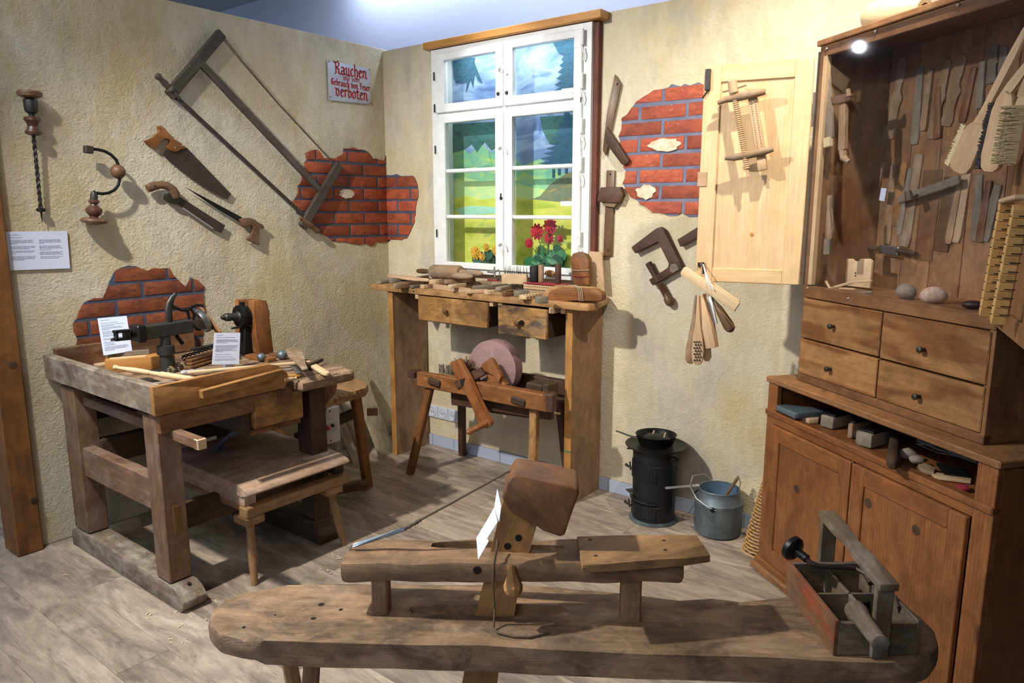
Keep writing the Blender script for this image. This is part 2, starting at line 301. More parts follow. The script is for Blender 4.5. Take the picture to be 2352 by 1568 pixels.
M = dict(
 floor=floormat(),
 plaster_l=plaster('plaster_left', '#cbc5ae', '#c0ad83', '#aaa695', 1.0, .6),
 plaster_w=plaster('plaster_window', '#d0c6ad', '#c9b68c', '#b5b0a2', 1.1, .5),
 far=plain('far_wall', '#c3cbe0', .85, mott='#bcc4da', msc=1), ceil=plain('ceiling_tile', '#b9b9bb', .9), ceil_gap=plain('ceiling_gap', '#77777a', .9),
 mortar=plain('mortar', '#77798c', .9, mott='#5b5f78', msc=14, bump=.5), mortar_d=plain('mortar_dark', '#4e5568', .9, mott='#3e4356', msc=14, bump=.5),
 brick=brickmat('brick', '#a8522c', '#8e3f22', '#5c2c1c', '#c98f74'), brick_r=brickmat('brick_red', '#ad5536', '#96422e', '#6f3226', '#e6c6b4'),
 brick_d=brickmat('brick_dark', '#94512c', '#7a3a22', '#41241c', '#b98f80'), lime=plain('lime_patch', '#ddd5c2', .9, mott='#b8a888', msc=30, bump=.6),
 skirt=plain('skirting_tile', '#a9b4c8', .45), post=wood('post_wood', '#8a5c30', '#6d4421', 1, .6, rings=.25),
 bench=wood('bench_wood', '#94653f', '#5a3a24', 1, .62, wear='#a08a70', wear_amt=.35, stain='#3c2a20', stain_amt=.5),
 benchgrey=wood('bench_grey', '#8d7c68', '#55463a', 1.2, .75, wear='#b0a898', wear_amt=.6, stain='#3f3530', stain_amt=.6),
 benchtop=wood('bench_top', '#927458', '#563f2f', 1.2, .7, wear='#b89878', wear_amt=.6, stain='#3c2c26', stain_amt=.7),
 benchleg=wood('bench_leg', '#87654b', '#5c422f', 1, .6, wear='#91857a', wear_amt=.35, stain='#4a3022', stain_amt=.3),
 orange=wood('tray_board', '#ad7a44', '#80532a', 1, .6, wear='#c39a62', wear_amt=.35, stain='#5e3a1e', stain_amt=.4),
 pale=wood('pale_wood', '#ddc39c', '#c3a273', 1.1, .6, bump=.15, grime=.12), pale2=wood('raw_beech', '#cfb08c', '#ae8a64', 1.1, .65, bump=.15, grime=.12),
 beech=wood('dusty_beech', '#ab8b68', '#856748', 1.1, .7, wear='#a9a092', wear_amt=.4, bump=.2),
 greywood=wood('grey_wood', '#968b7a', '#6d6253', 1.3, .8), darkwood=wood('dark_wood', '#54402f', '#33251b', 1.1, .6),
 sawgrey=wood('frame_saw_wood', '#5f564c', '#38312b', 1.2, .7, wear='#4c3f33', wear_amt=.6),
 turned=wood('turned_dark', '#5a3a2a', '#38211a', 1, .35, coat=.3, grime=.15), turned2=wood('turned_brown', '#7b5a3e', '#543a28', 1, .5, coat=.15),
 sawh=wood('saw_handle', '#a46a34', '#7b4a24', 1, .45, coat=.2), sawh2=wood('saw_handle_brown', '#7c5c43', '#5a4030', 1, .6),
 desk=wood('table_board', '#bb8f5c', '#8c643c', 1, .6, wear='#c29a68', wear_amt=.4, stain='#5b3c22', stain_amt=.5),
 deskleg=wood('table_leg', '#a27f60', '#87684c', .8, .6, stain='#7c5c40', stain_amt=.35), deskedge=wood('table_leg_edge', '#bb884d', '#a06f38', .8, .6),
 drawer1=wood('drawer_worn', '#b88850', '#8a5f34', 1.3, .55, wear='#5a3e28', wear_amt=.65, stain='#c89a60', stain_amt=.6, bump=.4, grime=.3),
 drawer2=wood('drawer_painted', '#bb8e54', '#886036', 1.3, .55, grime=.3, wear='#40362f', wear_amt=.92, stain='#8a7c70', stain_amt=.6, bump=.4),
 grind=wood('grinder_wood', '#a06a3c', '#774a28', 1, .55, rings=.35), grindark=wood('grinder_dark', '#5f4232', '#3c281f', 1, .6),
 crank=wood('crank_wood', '#a2683c', '#80492a', 1, .4, coat=.3), stone=plain('grindstone', '#9d8079', .9, mott='#87696a', msc=25, bump=.8, bsc=90),
 cab=wood('cabinet_pine', '#9c714a', '#7c5435', .9, .55, rings=.25, stain='#6b4428', stain_amt=.3),
 cabin=wood('cabinet_back_boards', '#a57b54', '#84593a', .9, .6, stain='#6e452c', stain_amt=.5),
 drawer=wood('drawer_pine', '#a4794c', '#865c36', 1, .5, rings=.6), rack=wood('rack_yellow', '#d8ac6c', '#c0904e', 1, .5, grime=.12), cablow=wood('cabinet_red_pine', '#9a6339', '#7a4a28', .9, .45, rings=.2, coat=.15, stain='#7a4526', stain_amt=.4),
 door=wood('door_pine', '#dfc196', '#d0aa78', .7, .45, rings=.12, coat=.2, bump=.08, grime=.12), lintel=wood('lintel_pine', '#c48d4c', '#ad7434', .8, .45, coat=.2, grime=.12),
 redstrip=wood('red_strip', '#7a4030', '#5b2c22', 1, .6), horse=wood('horse_wood', '#b08e6c', '#5a4534', .9, .7, wear='#a08b76', wear_amt=.5, stain='#3c2e28', stain_amt=.55, bump=1.0, grime=.5),
 horse2=wood('horse_beam', '#a88461', '#654d37', 1.0, .7, wear='#8c745a', wear_amt=.5, stain='#46362a', stain_amt=.4, bump=.6),
 head=wood('horse_head', '#94653f', '#64432c', 1, .55, wear='#5f4634', wear_amt=.5), plank=wood('ramp_plank', '#b58b5c', '#80603f', 1.2, .65, stain='#5c4230', stain_amt=.5, bump=.5),
 peg=wood('peg_wood', '#c4935c', '#9c7044', 1.2, .6, grime=.25), box=wood('tote_wood', '#83705a', '#574736', 1.2, .75, wear='#8c8478', wear_amt=.6, stain='#40342a', stain_amt=.5),
 boxred=wood('tote_red', '#8e6a4c', '#64452f', 1.2, .7, wear='#a04a2a', wear_amt=.9, stain='#7a6a58', stain_amt=.4), stool=wood('stool_wood', '#c0a288', '#9a775c', 1, .6, wear='#c5b4a4', wear_amt=.5, stain='#7a5238', stain_amt=.4),
 stoolleg=wood('stool_leg', '#a5815a', '#82603e', 1, .55), ply=wood('plywood', '#b5aa90', '#9d9174', .7, .6),
 iron=plain('black_iron', '#2a2c2e', .42, .7, mott='#1f1f20', msc=12, bump=.15), irong=plain('grey_iron', '#4d4c49', .5, .7, mott='#33322f', msc=18, bump=.2),
 rust=plain('rusty_blade', '#4c423b', .55, .5, mott='#3b302a', msc=16, bump=.15), steel=plain('steel', '#8f9296', .35, .9), brightsteel=plain('spring_steel', '#8aa0b2', .3, .6),
 stove=plain('stove_black', '#1d2026', .38, .5, mott='#2b2e34', msc=10), zinc=plain('zinc_grey', '#7a868e', .5, .55, mott='#4d565c', msc=13, bump=.2), zincin=plain('zinc_inside', '#6f8ba3', .5, .4, mott='#587288', msc=10),
 tin=plain('tin_handle', '#a8a8ac', .45, .5), white=plain('window_paint', '#e8eaea', .38, mott='#d6d8d6', msc=14, bump=.06), paper=plain('paper', '#d5def3', .7), ink=plain('print', '#8a94ac', .8),
 signw=plain('enamel_white', '#b9bcc8', .3, mott='#a4a8b2', msc=9), signr=plain('enamel_red', '#b02b2c', .35), hole=plain('dark_hole', '#1c1410', .9),
 plastic=plain('grey_plastic', '#b3b2ab', .4), plasticw=plain('white_plastic', '#c5cad6', .35), red=plain('red_button', '#b3202a', .35), cable=plain('cable', '#5a6676', .5), cablew=plain('cable_white', '#a8a49c', .5),
 cord=plain('cord', '#5a4c3c', .9), string=plain('string', '#a4937a', .9), brist=plain('bristle_dark', '#16151a', .7), bristw=plain('bristle_pale', '#c3b48c', .7), bristb=plain('bristle_brown', '#8c7350', .9, mott='#5a4630', msc=90),
 wicker=plain('wicker', '#b28a52', .6), rubberred=plain('red_felt', '#8e2430', .8), brass=plain('hinge_steel', '#a3a09c', .35, .8), pebble=plain('pebble', '#8c7d6e', .8, mott='#6a6158', msc=30, bump=.3), pebble2=plain('speckled_stone', '#a2836f', .7, mott='#d5b8a4', msc=70),
 green=plain('leaf_green', '#3f8a55', .5, mott='#245a3c', msc=25), dgreen=plain('leaf_dark', '#2d5a48', .6), petalr=plain('petal_red', '#d41f35', .5, mott='#a30f28', msc=30), petaly=plain('petal_yellow', '#eeb53a', .5, mott='#d8921f', msc=30),
 glass=glassmat('pane_glass', (.95, .98, .98, 1), .035, .05), acryl=glassmat('cover_pane', (.95, .95, .97, 1), .035, .05), chip=plain('shaving', '#e0c8a4', .7), book=plain('notebook', '#4e5a60', .6), dark=plain('light_block_dark', '#241a14', .9),
 sky=paint_mat('painted_sky', ['#56719f', '#7b97c8', '#a9c0e4', '#6a86b8'], 3), grass=paint_mat('painted_meadow', ['#9fb53c', '#c9cc50', '#e0d968', '#8fb56a'], 5), grass2=paint_mat('painted_far_meadow', ['#cbd984', '#b8d79c', '#dfe08a'], 5),
 water=paint_mat('painted_water', ['#86c4ac', '#a8d8c0', '#9cc8b4'], 7), tree=paint_mat('painted_fir', ['#1c3c48', '#33617f', '#234c58'], 18, (1, 1, 3)), tree2=paint_mat('painted_tree_green', ['#2a4f58', '#44766f', '#2c5a5c'], 12), bush=paint_mat('painted_bush', ['#c6d96e', '#8cc59a', '#6fb3a0'], 8),
 hill=paint_mat('painted_hill', ['#8a8a6a', '#6f7a64', '#b39a4e'], 8), jamb=plain('recess_white', '#cfd4d6', .7),
)
_t = NT('lamp_lens'); _t.p.inputs['Emission Color'].default_value = (.85, .92, 1, 1); _t.p.inputs['Emission Strength'].default_value = 60; M['lamp'] = _t.m
def noisy(pts, amp, step):                                          # ragged outline: resample a closed 3-D polygon and jitter it
    out = []
    for a, b in zip(pts, pts[1:]+pts[:1]):
        n = max(1, int((b-a).length/step))
        for i in range(n):
            p = a.lerp(b, i/n); out.append(p)
    return out
# ================================================================== SETTING
def struct(name, mb, m, **k): o = mb.build(name, m, None, **k); o['kind'] = 'structure'; return o
fl = MB().bx(-7.2, .62, -1.2, 4.0, -.12, -.006, bev=0); floor = struct('floor', fl, M['ceil_gap'])
FM = []
rr = random.Random(3)
PWD, PLN = .19, 1.22
for j in range(23):                                                 # vinyl planks along x
    y0 = -.35+j*PWD
    if y0 > 4.0: break
    x = -7.2+rr.uniform(0, PLN)*1.0 - PLN
    while x < .6:
        a, b = max(x, -7.2), min(x+PLN, .6)
        x += PLN
        if b-a < .05: continue
        # only where the frame can see them
        MB().bx(a+.0007, b-.0007, y0+.0006, min(y0+PWD, 4.0)-.0006, -.006, 0, bev=0).build('plank', M['floor'], floor, smooth=0)
ce = MB().bx(-7.2, .62, -1.2, 4.1, 3.405, 3.5, bev=0); ceil = struct('ceiling', ce, M['ceil_gap'])
for i in range(6):
    for j in range(4):
        x0, y0 = -7.2+i*.625, 4.0-(j+1)*.625
        MB().bx(x0+.004, x0+.621, y0+.004, y0+.621, 3.394, 3.405, bev=.002).build('ceiling_tile', M['ceil'], ceil)
struct('wall_far', MB().bx(-7.2, .62, 4.0, 4.1, 0, 3.5, bev=0), M['far'])
struct('light_block_right', MB().bx(.5, .62, -1.2, 4.0, 0, 3.5, bev=0), M['dark'])  # unseen dark slab added to keep light off the cabinet's right side
struct('wall_side', MB().bx(-7.3, -7.2, -1.2, 4.1, 0, 3.5, bev=0), M['far'])
wl = struct('wall_left', MB().bx(XL-.1, XL, 1.215, YW+.1, 0, 2.655, bev=.004), M['plaster_l'])
# window partition with its opening (x -3.33..-2.17, z 1.20..2.59)
WX0, WX1, WZ0, WZ1 = -3.335, -2.16, 1.21, 2.575
wb = MB(); wb.bx(XL, WX0, YW, YW+.1, 0, 2.64, bev=0); wb.bx(WX1, .5, YW, YW+.1, 0, 2.62, bev=0); wb.bx(WX0, WX1, YW, YW+.1, 0, WZ0, bev=0); wb.bx(WX0, WX1, YW, YW+.1, WZ1, 2.63, bev=0)
wback = struct('wall_back', wb, M['plaster_w'])
# wavy plaster crust (light relief) is in the material; bricks showing through:
def clip(poly, x0, x1, z0, z1):
    def cut(P, ax, val, keep):
        out = []
        for i in range(len(P)):
            a, b = P[i-1], P[i]; ia = (a[ax]-val)*keep >= 0; ib = (b[ax]-val)*keep >= 0
            if ia != ib:
                t = (val-a[ax])/(b[ax]-a[ax]); out.append((a[0]+(b[0]-a[0])*t, a[1]+(b[1]-a[1])*t))
            if ib: out.append(b)
        return out
    for ax, val, k in ((0, x0, 1), (0, x1, -1), (1, z0, 1), (1, z1, -1)):
        poly = cut(poly, ax, val, k)
        if len(poly) < 3: return []
    return poly
def area2(P): return abs(sum(P[i-1][0]*P[i][1]-P[i][0]*P[i-1][1] for i in range(len(P))))/2
def bricks(parent, onleft, outline, ztop, hc, joint0, length, mats, mort, gap=.012, holes=()):
    r = random.Random(len(outline)*7+int(ztop*100)); fn = WL if onleft else WW
    pts = noisy([fn(x, y) for x, y in outline], 0, .03)
    P = [((p.y if onleft else p.x)+r.uniform(-.011, .011), p.z+r.uniform(-.011, .011)) for p in pts]
    P = [P[i] for i in range(len(P)) if abs(P[i][0]-P[i-1][0])+abs(P[i][1]-P[i-1][1]) > .012]
    if onleft: P = [(min(a, YW-.004), b) for a, b in P]
    else: P = [(max(a, XL+.005), b) for a, b in P]
    def to3(a, z, o): return V((XL+o, a, z)) if onleft else V((a, YW-o, z))
    nrm = V((1, 0, 0)) if onleft else V((0, -1, 0))
    # mortar bed
    MB().prism([to3(a, z, -.004) for a, z in P], nrm*.0075).build('mortar_bed', mort, parent)
    lo, hi = min(p[0] for p in P), max(p[0] for p in P); k = 0; z = ztop
    while z < max(p[1] for p in P): z += hc; k += 1
    while z > min(p[1] for p in P):
        x = joint0+(length/2 if k % 2 else 0)
        while x > lo: x -= length
        while x < hi:
            zz = z+r.uniform(-.002, .002)
            Q = clip(P, x+gap/2, x+length-gap/2, zz-hc+gap*.5, zz-gap*.45)
            if len(Q) > 2 and area2(Q) > .0004:
                Q = [(a+r.uniform(-.0012, .0012), b+r.uniform(-.0012, .0012)) for a, b in Q]
                dd = r.uniform(.0055, .008)
                MB().prism([to3(a, b, 0) for a, b in Q], nrm*dd, bev=.001).build('brick', r.choice(mats), parent)
            x += length
        z -= hc; k += 1
    for hx, hy, rx, ry in holes:                                     # plaster left on the bricks
        c = fn(hx, hy); q = []
        for i in range(22):
            a = 2*math.pi*i/22; s = r.uniform(.75, 1.15); q.append(to3((c.y if onleft else c.x)+math.cos(a)*rx*s, c.z+math.sin(a)*ry*s, .006))
        MB().prism(q, nrm*.008, bev=.001).build('plaster_patch', M['lime'], parent)
bricks(wback, False, [(1620, 191), (1560, 196), (1520, 200), (1480, 220), (1450, 245), (1432, 275), (1424, 310), (1430, 350), (1436, 385), (1432, 425), (1448, 452), (1475, 465), (1500, 486), (1540, 494), (1600, 494), (1690, 480), (1690, 200)], 2.215, .0805, -1.765, .262, [M['brick_r']], M['mortar'], .019, [(1530, 332, .095, .034), (1484, 441, .055, .036)])
bricks(wback, False, [(880, 404), (925, 403), (955, 407), (962, 425), (961, 455), (956, 490), (948, 525), (938, 547), (880, 552)], 1.828, .08, -3.72, .25, [M['brick_r'], M['brick']], M['mortar_d'], .015)
bricks(wl, True, [(703, 350), (728, 345), (742, 365), (778, 362), (790, 342), (812, 338), (838, 345), (856, 362), (880, 368), (897, 360), (897, 552), (850, 562), (800, 560), (755, 550), (738, 535), (700, 510), (680, 490), (672, 465), (685, 425), (698, 390)], 1.98, .0785, 2.94, .25, [M['brick'], M['brick']], M['mortar_d'], .015, [(793, 445, .06, .032)])
bricks(wl, True, [(250, 645), (262, 622), (290, 612), (315, 614), (340, 622), (365, 612), (385, 612), (400, 635), (415, 655), (428, 660), (435, 640), (448, 640), (466, 655), (468, 720), (460, 800), (430, 860), (300, 880), (200, 840), (178, 795), (170, 760), (176, 710), (195, 690), (235, 680)], 1.322, .083, 1.67, .275, [M['brick_d']], M['mortar_d'], .017)
# skirting tiles
sk = struct('baseboard_back', MB().bx(XL+.001, .3, YW-.007, YW, 0, .074, bev=0), M['mortar_d'])
x = XL+.002
while x < .2:
    MB().bx(x+.0015, x+.1985+.0, YW-.012, YW-.006, .001, .075, bev=.001).build('tile', M['skirt'], sk); x += .3 if False else .2
# round nosed timber post closing the left partition
post = thing('timber_post', 'squared pine post with dark knots, at the free end of the left wall', 'post', (-3.87, 1.16, 0))
MB().bx(-3.95, -3.785, 1.105, 1.215, 0, 2.72, g='z', bev=.006).build('shaft', M['post'], post)
for p in ((29, 838), (80, 1150)):
    c = WL(*p, .046); MB().lathe(c-V((.003, 0, 0)), c+V((.0012, 0, 0)), [(0, .017), (.8, .017), (1, .014)], 14).build('knot', M['darkwood'], post)
far = thing('dim_area_filler', 'made-up dark low block standing in for the dim area beyond the timber post', 'cabinet', (-6.6, 2.2, 0))  # invented block, stands in for the dim dark area past the post
MB().bx(-6.9, -6.4, 1.2, 3.2, .0, .75, bev=.004).build('body', M['darkwood'], far); MB().bx(-6.95, -6.35, 1.15, 3.25, .75, .79, bev=.004).build('top', M['greywood'], far)

# ================================================================== WINDOW
win = thing('window_1', None, None, (-2.75, YW-.03, WZ0), kind='structure')
fr = MB(); yo, yi = YW-.055, YW+.02
fr.bx(-3.335, -3.285, yo, yi, WZ0, WZ1, g='z'); fr.bx(-2.215, -2.165, yo, yi, WZ0, WZ1, g='z'); fr.bx(-3.285, -2.215, yo, yi, WZ0, WZ0+.03); fr.bx(-3.285, -2.215, yo, yi, WZ1-.03, WZ1)
fr.bx(-3.285, -2.215, yo+.005, yi, 2.165, 2.2); fr.bx(-2.765, -2.735, yo-.004, yi, WZ0+.03, WZ1-.03, g='z')
frame_o = fr.build('window_frame', M['white'], win)
def sash(x0, x1, z0, z1, px0, px1, pz0, pz1, rows):
    a, b = YW-.072, YW-.03; m = MB()
    m.bx(x0, px0, a, b, z0, z1, g='z', bev=.004); m.bx(px1, x1, a, b, z0, z1, g='z', bev=.004); m.bx(px0, px1, a, b, z0, pz0, bev=.004); m.bx(px0, px1, a, b, pz1, z1, bev=.004)
    o = m.build('sash', M['white'], win)
    zs = [pz0]+[v for r in rows for v in r]+[pz1]
    for i in range(0, len(zs), 2): MB().bx(px0, px1, YW-.052, YW-.048, zs[i], zs[i+1], bev=0).build('pane', M['glass'], o, smooth=0)
    for r0, r1 in rows: MB().bx(px0, px1, a+.004, b, r0, r1, bev=.006).build('muntin', M['white'], o)
    return o
s1 = sash(-3.285, -2.752, 2.195, 2.545, -3.215, -2.808, 2.245, 2.5, [])
s2 = sash(-2.748, -2.215, 2.195, 2.545, -2.683, -2.268, 2.245, 2.505, [])
s3 = sash(-3.285, -2.752, 1.24, 2.17, -3.215, -2.812, 1.278, 2.13, [(1.549, 1.572), (1.83, 1.853)])
s4 = sash(-2.748, -2.215, 1.24, 2.17, -2.687, -2.268, 1.278, 2.13, [(1.549, 1.572), (1.83, 1.853)])
for so, x0, x1, zz in ((s2, -2.683, -2.225, (2.5, 2.22)), (s4, -2.69, -2.225, (2.14, 1.62))):   # flat corner irons
    for z in zz: MB().bx(-2.262, -2.222, YW-.0735, YW-.07, z-.05, z+.03, bev=0).bx(-2.34, -2.2625, YW-.0735, YW-.07, z+.005, z+.03, bev=0).build('corner_iron', M['white'], so)
for z in (2.5, 2.28, 2.05, 1.85, 1.45):
    MB().lathe((-2.208, YW-.078, z-.04), (-2.208, YW-.078, z+.04), [(0, .008), (.5, .0085), (.51, .0095), (1, .008)], 10).build('hinge', M['white'], win)
    MB().tube([(-2.208, YW-.078, z-.05), (-2.197, YW-.076, z-.09), (-2.205, YW-.072, z-.12)], .004, 6).build('hinge_hook', M['white'], win)
for z in (2.42, 2.23, 1.98, 1.46): MB().bx(-3.297, -3.291, YW-.078, YW-.068, z-.03, z+.02, bev=.001).build('hinge_pin', M['irong'], win)
for z in (2.40, 1.96, 1.40):                                        # turn buttons on the meeting stile
    c = V((-2.775, YW-.085, z))
    MB().lathe(c+V((0, .014, 0)), c, [(0, .012), (.6, .011), (1, .007)], 12).tube([c, c+V((.03, -.006, .012)), c+V((.055, -.004, -.012)), c+V((.06, 0, -.035))], [.006, .006, .005, .006], 8).build('window_latch', M['white'], win)
for x in (-2.785, -2.722): MB().lathe((x, YW-.072, 2.265), (x, YW-.077, 2.265), [(0, .012), (1, .01)], 12).build('escutcheon', M['irong'], win)
MB().lathe((-2.765, YW-.072, 1.67), (-2.765, YW-.077, 1.67), [(0, .011), (1, .009)], 12).bx(-2.769, -2.761, YW-.077, YW-.072, 1.67, 1.7, bev=0).build('escutcheon', M['irong'], win)
t1 = MB().bx(-3.375, -2.095, YW-.085, YW, 2.578, 2.622, bev=.004).build('trim_1', M['lintel']); t1['kind'] = 'structure'
t2 = MB().bx(-3.358, -3.336, YW-.03, YW+.0, 1.15, 2.578, g='z').build('trim_2', M['redstrip']); t2['kind'] = 'structure'
t3 = MB().bx(-2.163, -2.133, YW-.035, YW, 1.27, 2.578, g='z').build('trim_3', M['redstrip']); t3['kind'] = 'structure'
t4 = MB().bx(-3.34, -3.328, YW-.05, YW, 1.15, 2.578, g='z').build('trim_4', M['lintel']); t4['kind'] = 'structure'
# recess behind the window
struct('window_recess', MB().bx(WX0-.01, WX0, YW+.1, YW+.3, WZ0-.05, WZ1+.05, bev=0).bx(WX1, WX1+.01, YW+.1, YW+.3, WZ0-.05, WZ1+.05, bev=0).bx(WX0, WX1, YW+.02, YW+.3, WZ0-.05, WZ0+.004, bev=0).bx(WX0, WX1, YW+.1, YW+.3, WZ1, WZ1+.03, bev=0), M['jamb'])
area('recess_fill', (-2.75, YW+.05, 2.56), (-2.75, YW+.1, 1.6), 3.2, 1.0, .08, (.95, 1, .95))  # added lamp hidden behind the frame to brighten the painted board
BY = YW+.14
pt = thing('painted_landscape', 'painted board of meadow, lake and firs standing behind the window glass', 'painting', (-2.75, BY, WZ0))
MB().bx(WX0, WX1, BY, BY+.01, WZ0, WZ1, bev=0).build('sky', M['sky'], pt)
def pp(name, m, pix, d):                                            # flat painted shape on the board; outline measured through the glass
    q = []
    for x, y in pix:
        p = PL(x, y, (0, 1, 0), BY-d); p.x = min(max(p.x, WX0+.002), WX1-.002); p.z = min(max(p.z, WZ0+.006), WZ1-.002); q.append(p)
    MB().prism(q, (0, .0015, 0)).build(name, m, pt)
pp('far_hills', M['bush'], [(1020, 350), (1045, 345), (1070, 362), (1095, 340), (1120, 350), (1160, 345), (1200, 380), (1240, 365), (1300, 400), (1350, 420), (1350, 470), (1020, 470)], .001)
pp('far_meadow', M['grass2'], [(1020, 415), (1060, 405), (1100, 416), (1160, 412), (1220, 430), (1350, 450), (1350, 500), (1020, 500)], .002)
pp('hill', M['hill'], [(1190, 470), (1240, 450), (1262, 425), (1290, 405), (1322, 388), (1350, 380), (1350, 500), (1190, 500)], .003)
pp('meadow', M['grass'], [(1020, 455), (1070, 450), (1110, 458), (1160, 452), (1350, 470), (1350, 700), (1020, 700)], .004)
pp('lake', M['water'], [(1045, 480), (1080, 472), (1150, 476), (1150, 490), (1100, 492), (1060, 496)], .005)
pp('bush', M['bush'], [(1050, 350), (1062, 338), (1078, 355), (1088, 382), (1050, 386)], .005)
pp('bush', M['bush'], [(1095, 352), (1108, 332), (1122, 345), (1130, 380), (1092, 386)], .005)
pp('foliage', M['tree2'], [(1040, 285), (1150, 278), (1150, 330), (1128, 345), (1112, 325), (1096, 350), (1082, 330), (1064, 345), (1040, 350)], .0055)
pp('palm_like_branch', M['tree'], [(1040, 140), (1088, 138), (1092, 152), (1108, 192), (1098, 185), (1090, 168), (1086, 200), (1080, 182), (1070, 214), (1072, 190), (1050, 190), (1042, 180)], .0055)
def fir(cx, top, bot, w, n):
    L, R = [], []
    for i in range(n+1):
        t = i/n; y = top+(bot-top)*t; hw = w*(.12+.88*t); L.append((cx-hw, y)); L.append((cx-hw*.55, y+4)); R.append((cx+hw, y)); R.append((cx+hw*.55, y+4))
    pp('fir', M['tree'], [(cx, top-8)]+R+[(cx, bot+6)]+L[::-1], .006)
fir(1305, 92, 225, 40, 9); fir(1302, 262, 375, 66, 10)
pp('dark_branch', M['tree'], [(1270, 98), (1345, 85), (1345, 140), (1320, 150), (1300, 128), (1282, 120)], .0065)
pp('dark_foliage', M['tree2'], [(1240, 268), (1345, 262), (1345, 330), (1310, 340), (1262, 330), (1246, 300)], .0058)
pp('dark_branch', M['tree'], [(1040, 135), (1090, 132), (1085, 160), (1072, 175), (1046, 190), (1042, 170)], .0065)
for x, y0, y1 in ((1271, 372, 408), (1284, 370, 402), (1300, 368, 398)): pp('trunk', M['tree'], [(x-2, y0), (x+2, y0), (x+3, y1), (x-3, y1)], .0065)
def posy(name, label, base, heads, mp, leafm, nleaf, R, seed):
    r = random.Random(seed); t = thing(name, label, 'flowers', base)
    MB().lathe(V(base), V(base)+V((0, 0, .07)), [(0, .03), (.9, .04), (1, .042), (1, .036)], 16).build('pot', M['dgreen'], t)
    st = MB(); pe = [];
    for hx, hy, hr in heads:
        h = PL(hx, hy, (0, 1, 0), base[1]-.035+.012*(len(pe) % 3)); pe.append(1); st.tube([V(base)+V((0, 0, .06)), (V(base)+h)/2+V((r.uniform(-.02, .02), 0, .03)), h], .0025, 5)
        pm = MB()
        for lay, (k, sc, dz) in enumerate(((10, 1, 0), (8, .75, -.006), (6, .5, -.012))):
            for i in range(k):
                a = 2*math.pi*(i+.5*lay)/k; dr = V((math.cos(a), 0, math.sin(a))); tip = h+dr*hr*sc+V((0, dz, 0)); q = dr.cross(V((0, 1, 0)))*hr*.28*sc
                pm.prism([h+V((0, dz-.004, 0)), h+dr*hr*sc*.55+q+V((0, dz-.002, 0)), tip+q*.4, tip-q*.4, h+dr*hr*sc*.55-q+V((0, dz-.002, 0))], (0, .0015, 0))
        pm.build('flower_head', mp, t)
    st.build('stems', M['green'], t)
    for i in range(nleaf):
        a = r.uniform(-.2, math.pi+.2); c = V(base)+V((math.cos(a)*R*r.uniform(.3, 1), r.uniform(-.02, .035), .06+math.sin(a)*R*r.uniform(.2, 1.0))); rd = r.uniform(.024, .046)
        n = V((r.uniform(-.5, .5), -1, r.uniform(-.3, .6))).normalized(); u = n.cross(V((0, 0, 1))).normalized(); v = n.cross(u)
        MB().prism([c+u*math.cos(2*math.pi*k/9)*rd*(1+.12*(k % 2))+v*math.sin(2*math.pi*k/9)*rd for k in range(9)], n*.0012).build('leaf', leafm if i % 3 else M['dgreen'], t)
posy('geranium', 'red flowers with round green leaves behind the lower right pane', (-2.52, YW+.075, WZ0+.004), [(1264, 519, .05), (1234, 532, .05), (1262, 547, .036), (1216, 558, .032), (1287, 548, .022)], M['petalr'], M['green'], 34, .13, 4)
posy('gerbera', 'yellow daisy-like flowers behind the lower left pane', (-3.0, YW+.075, WZ0+.004), [(1093, 580, .045), (1118, 568, .028), (1140, 575, .035), (1108, 590, .025)], M['petaly'], M['dgreen'], 14, .08, 5)

# ================================================================== TOOLS ON THE LEFT WALL
X1 = V((1, 0, 0))
def wpoly(name, m, pix, off, th, parent, fn=WL, n=X1, bev=.002):
    return MB().prism([fn(x, y, off) for x, y in pix], -V(n)*th, bev=bev).build(name, m, parent)
def nail(p, n, parent): MB().lathe(V(p)-V(n)*.03, V(p)+V(n)*.004, [(0, .002), (.9, .002), (.91, .005), (1, .005)], 8).build('nail', M['irong'], parent)
# breast auger
t = thing('hand_auger', 'long twisted iron auger with a dark turned breast pad, leftmost on the left wall', 'drill', WL(80, 350, 0))
A, B = WL(67, 206, .06), WL(97, 512, .03); L = 306
def at(py): return (py-206)/L
MB().lathe(A, B, [(0, .01), (at(208), .044), (at(212), .05), (at(220), .049), (at(224), .03), (at(225), .012)], 28).build('breast_pad', M['turned2'], t)
MB().lathe(A, B, [(at(224), .012), (at(227), .026), (at(232), .029), (at(252), .027), (at(257), .022), (at(260), .012), (at(268), .012)], 24).build('collar', M['irong'], t)
MB().lathe(A, B, [(at(266), .02), (at(268), .033), (at(274), .034), (at(279), .026), (at(288), .021), (at(294), .025), (at(300), .034), (at(305), .033), (at(309), .015)], 28).build('turned_grip', M['turned'], t)
pts = [A.lerp(B, at(y)) for y in range(306, 482, 2)]
mb = MB(); side = V((0, 1, 0))
mb.tube(pts, [.007]*len(pts), 6)
for ph in (0, math.pi): mb.tube([p+V((math.sin(i*.42+ph), math.cos(i*.42+ph), 0))*.005 for i, p in enumerate(pts)], [.0045]*len(pts), 5)
mb.build('twisted_shank', M['irong'], t)
MB().lathe(A, B, [(at(476), .008), (at(478), .019), (at(483), .02), (at(486), .010), (at(487), .004), (1, .0008)], 12).build('cutting_tip', M['iron'], t)
nail(WL(67, 226, .02), X1, t)
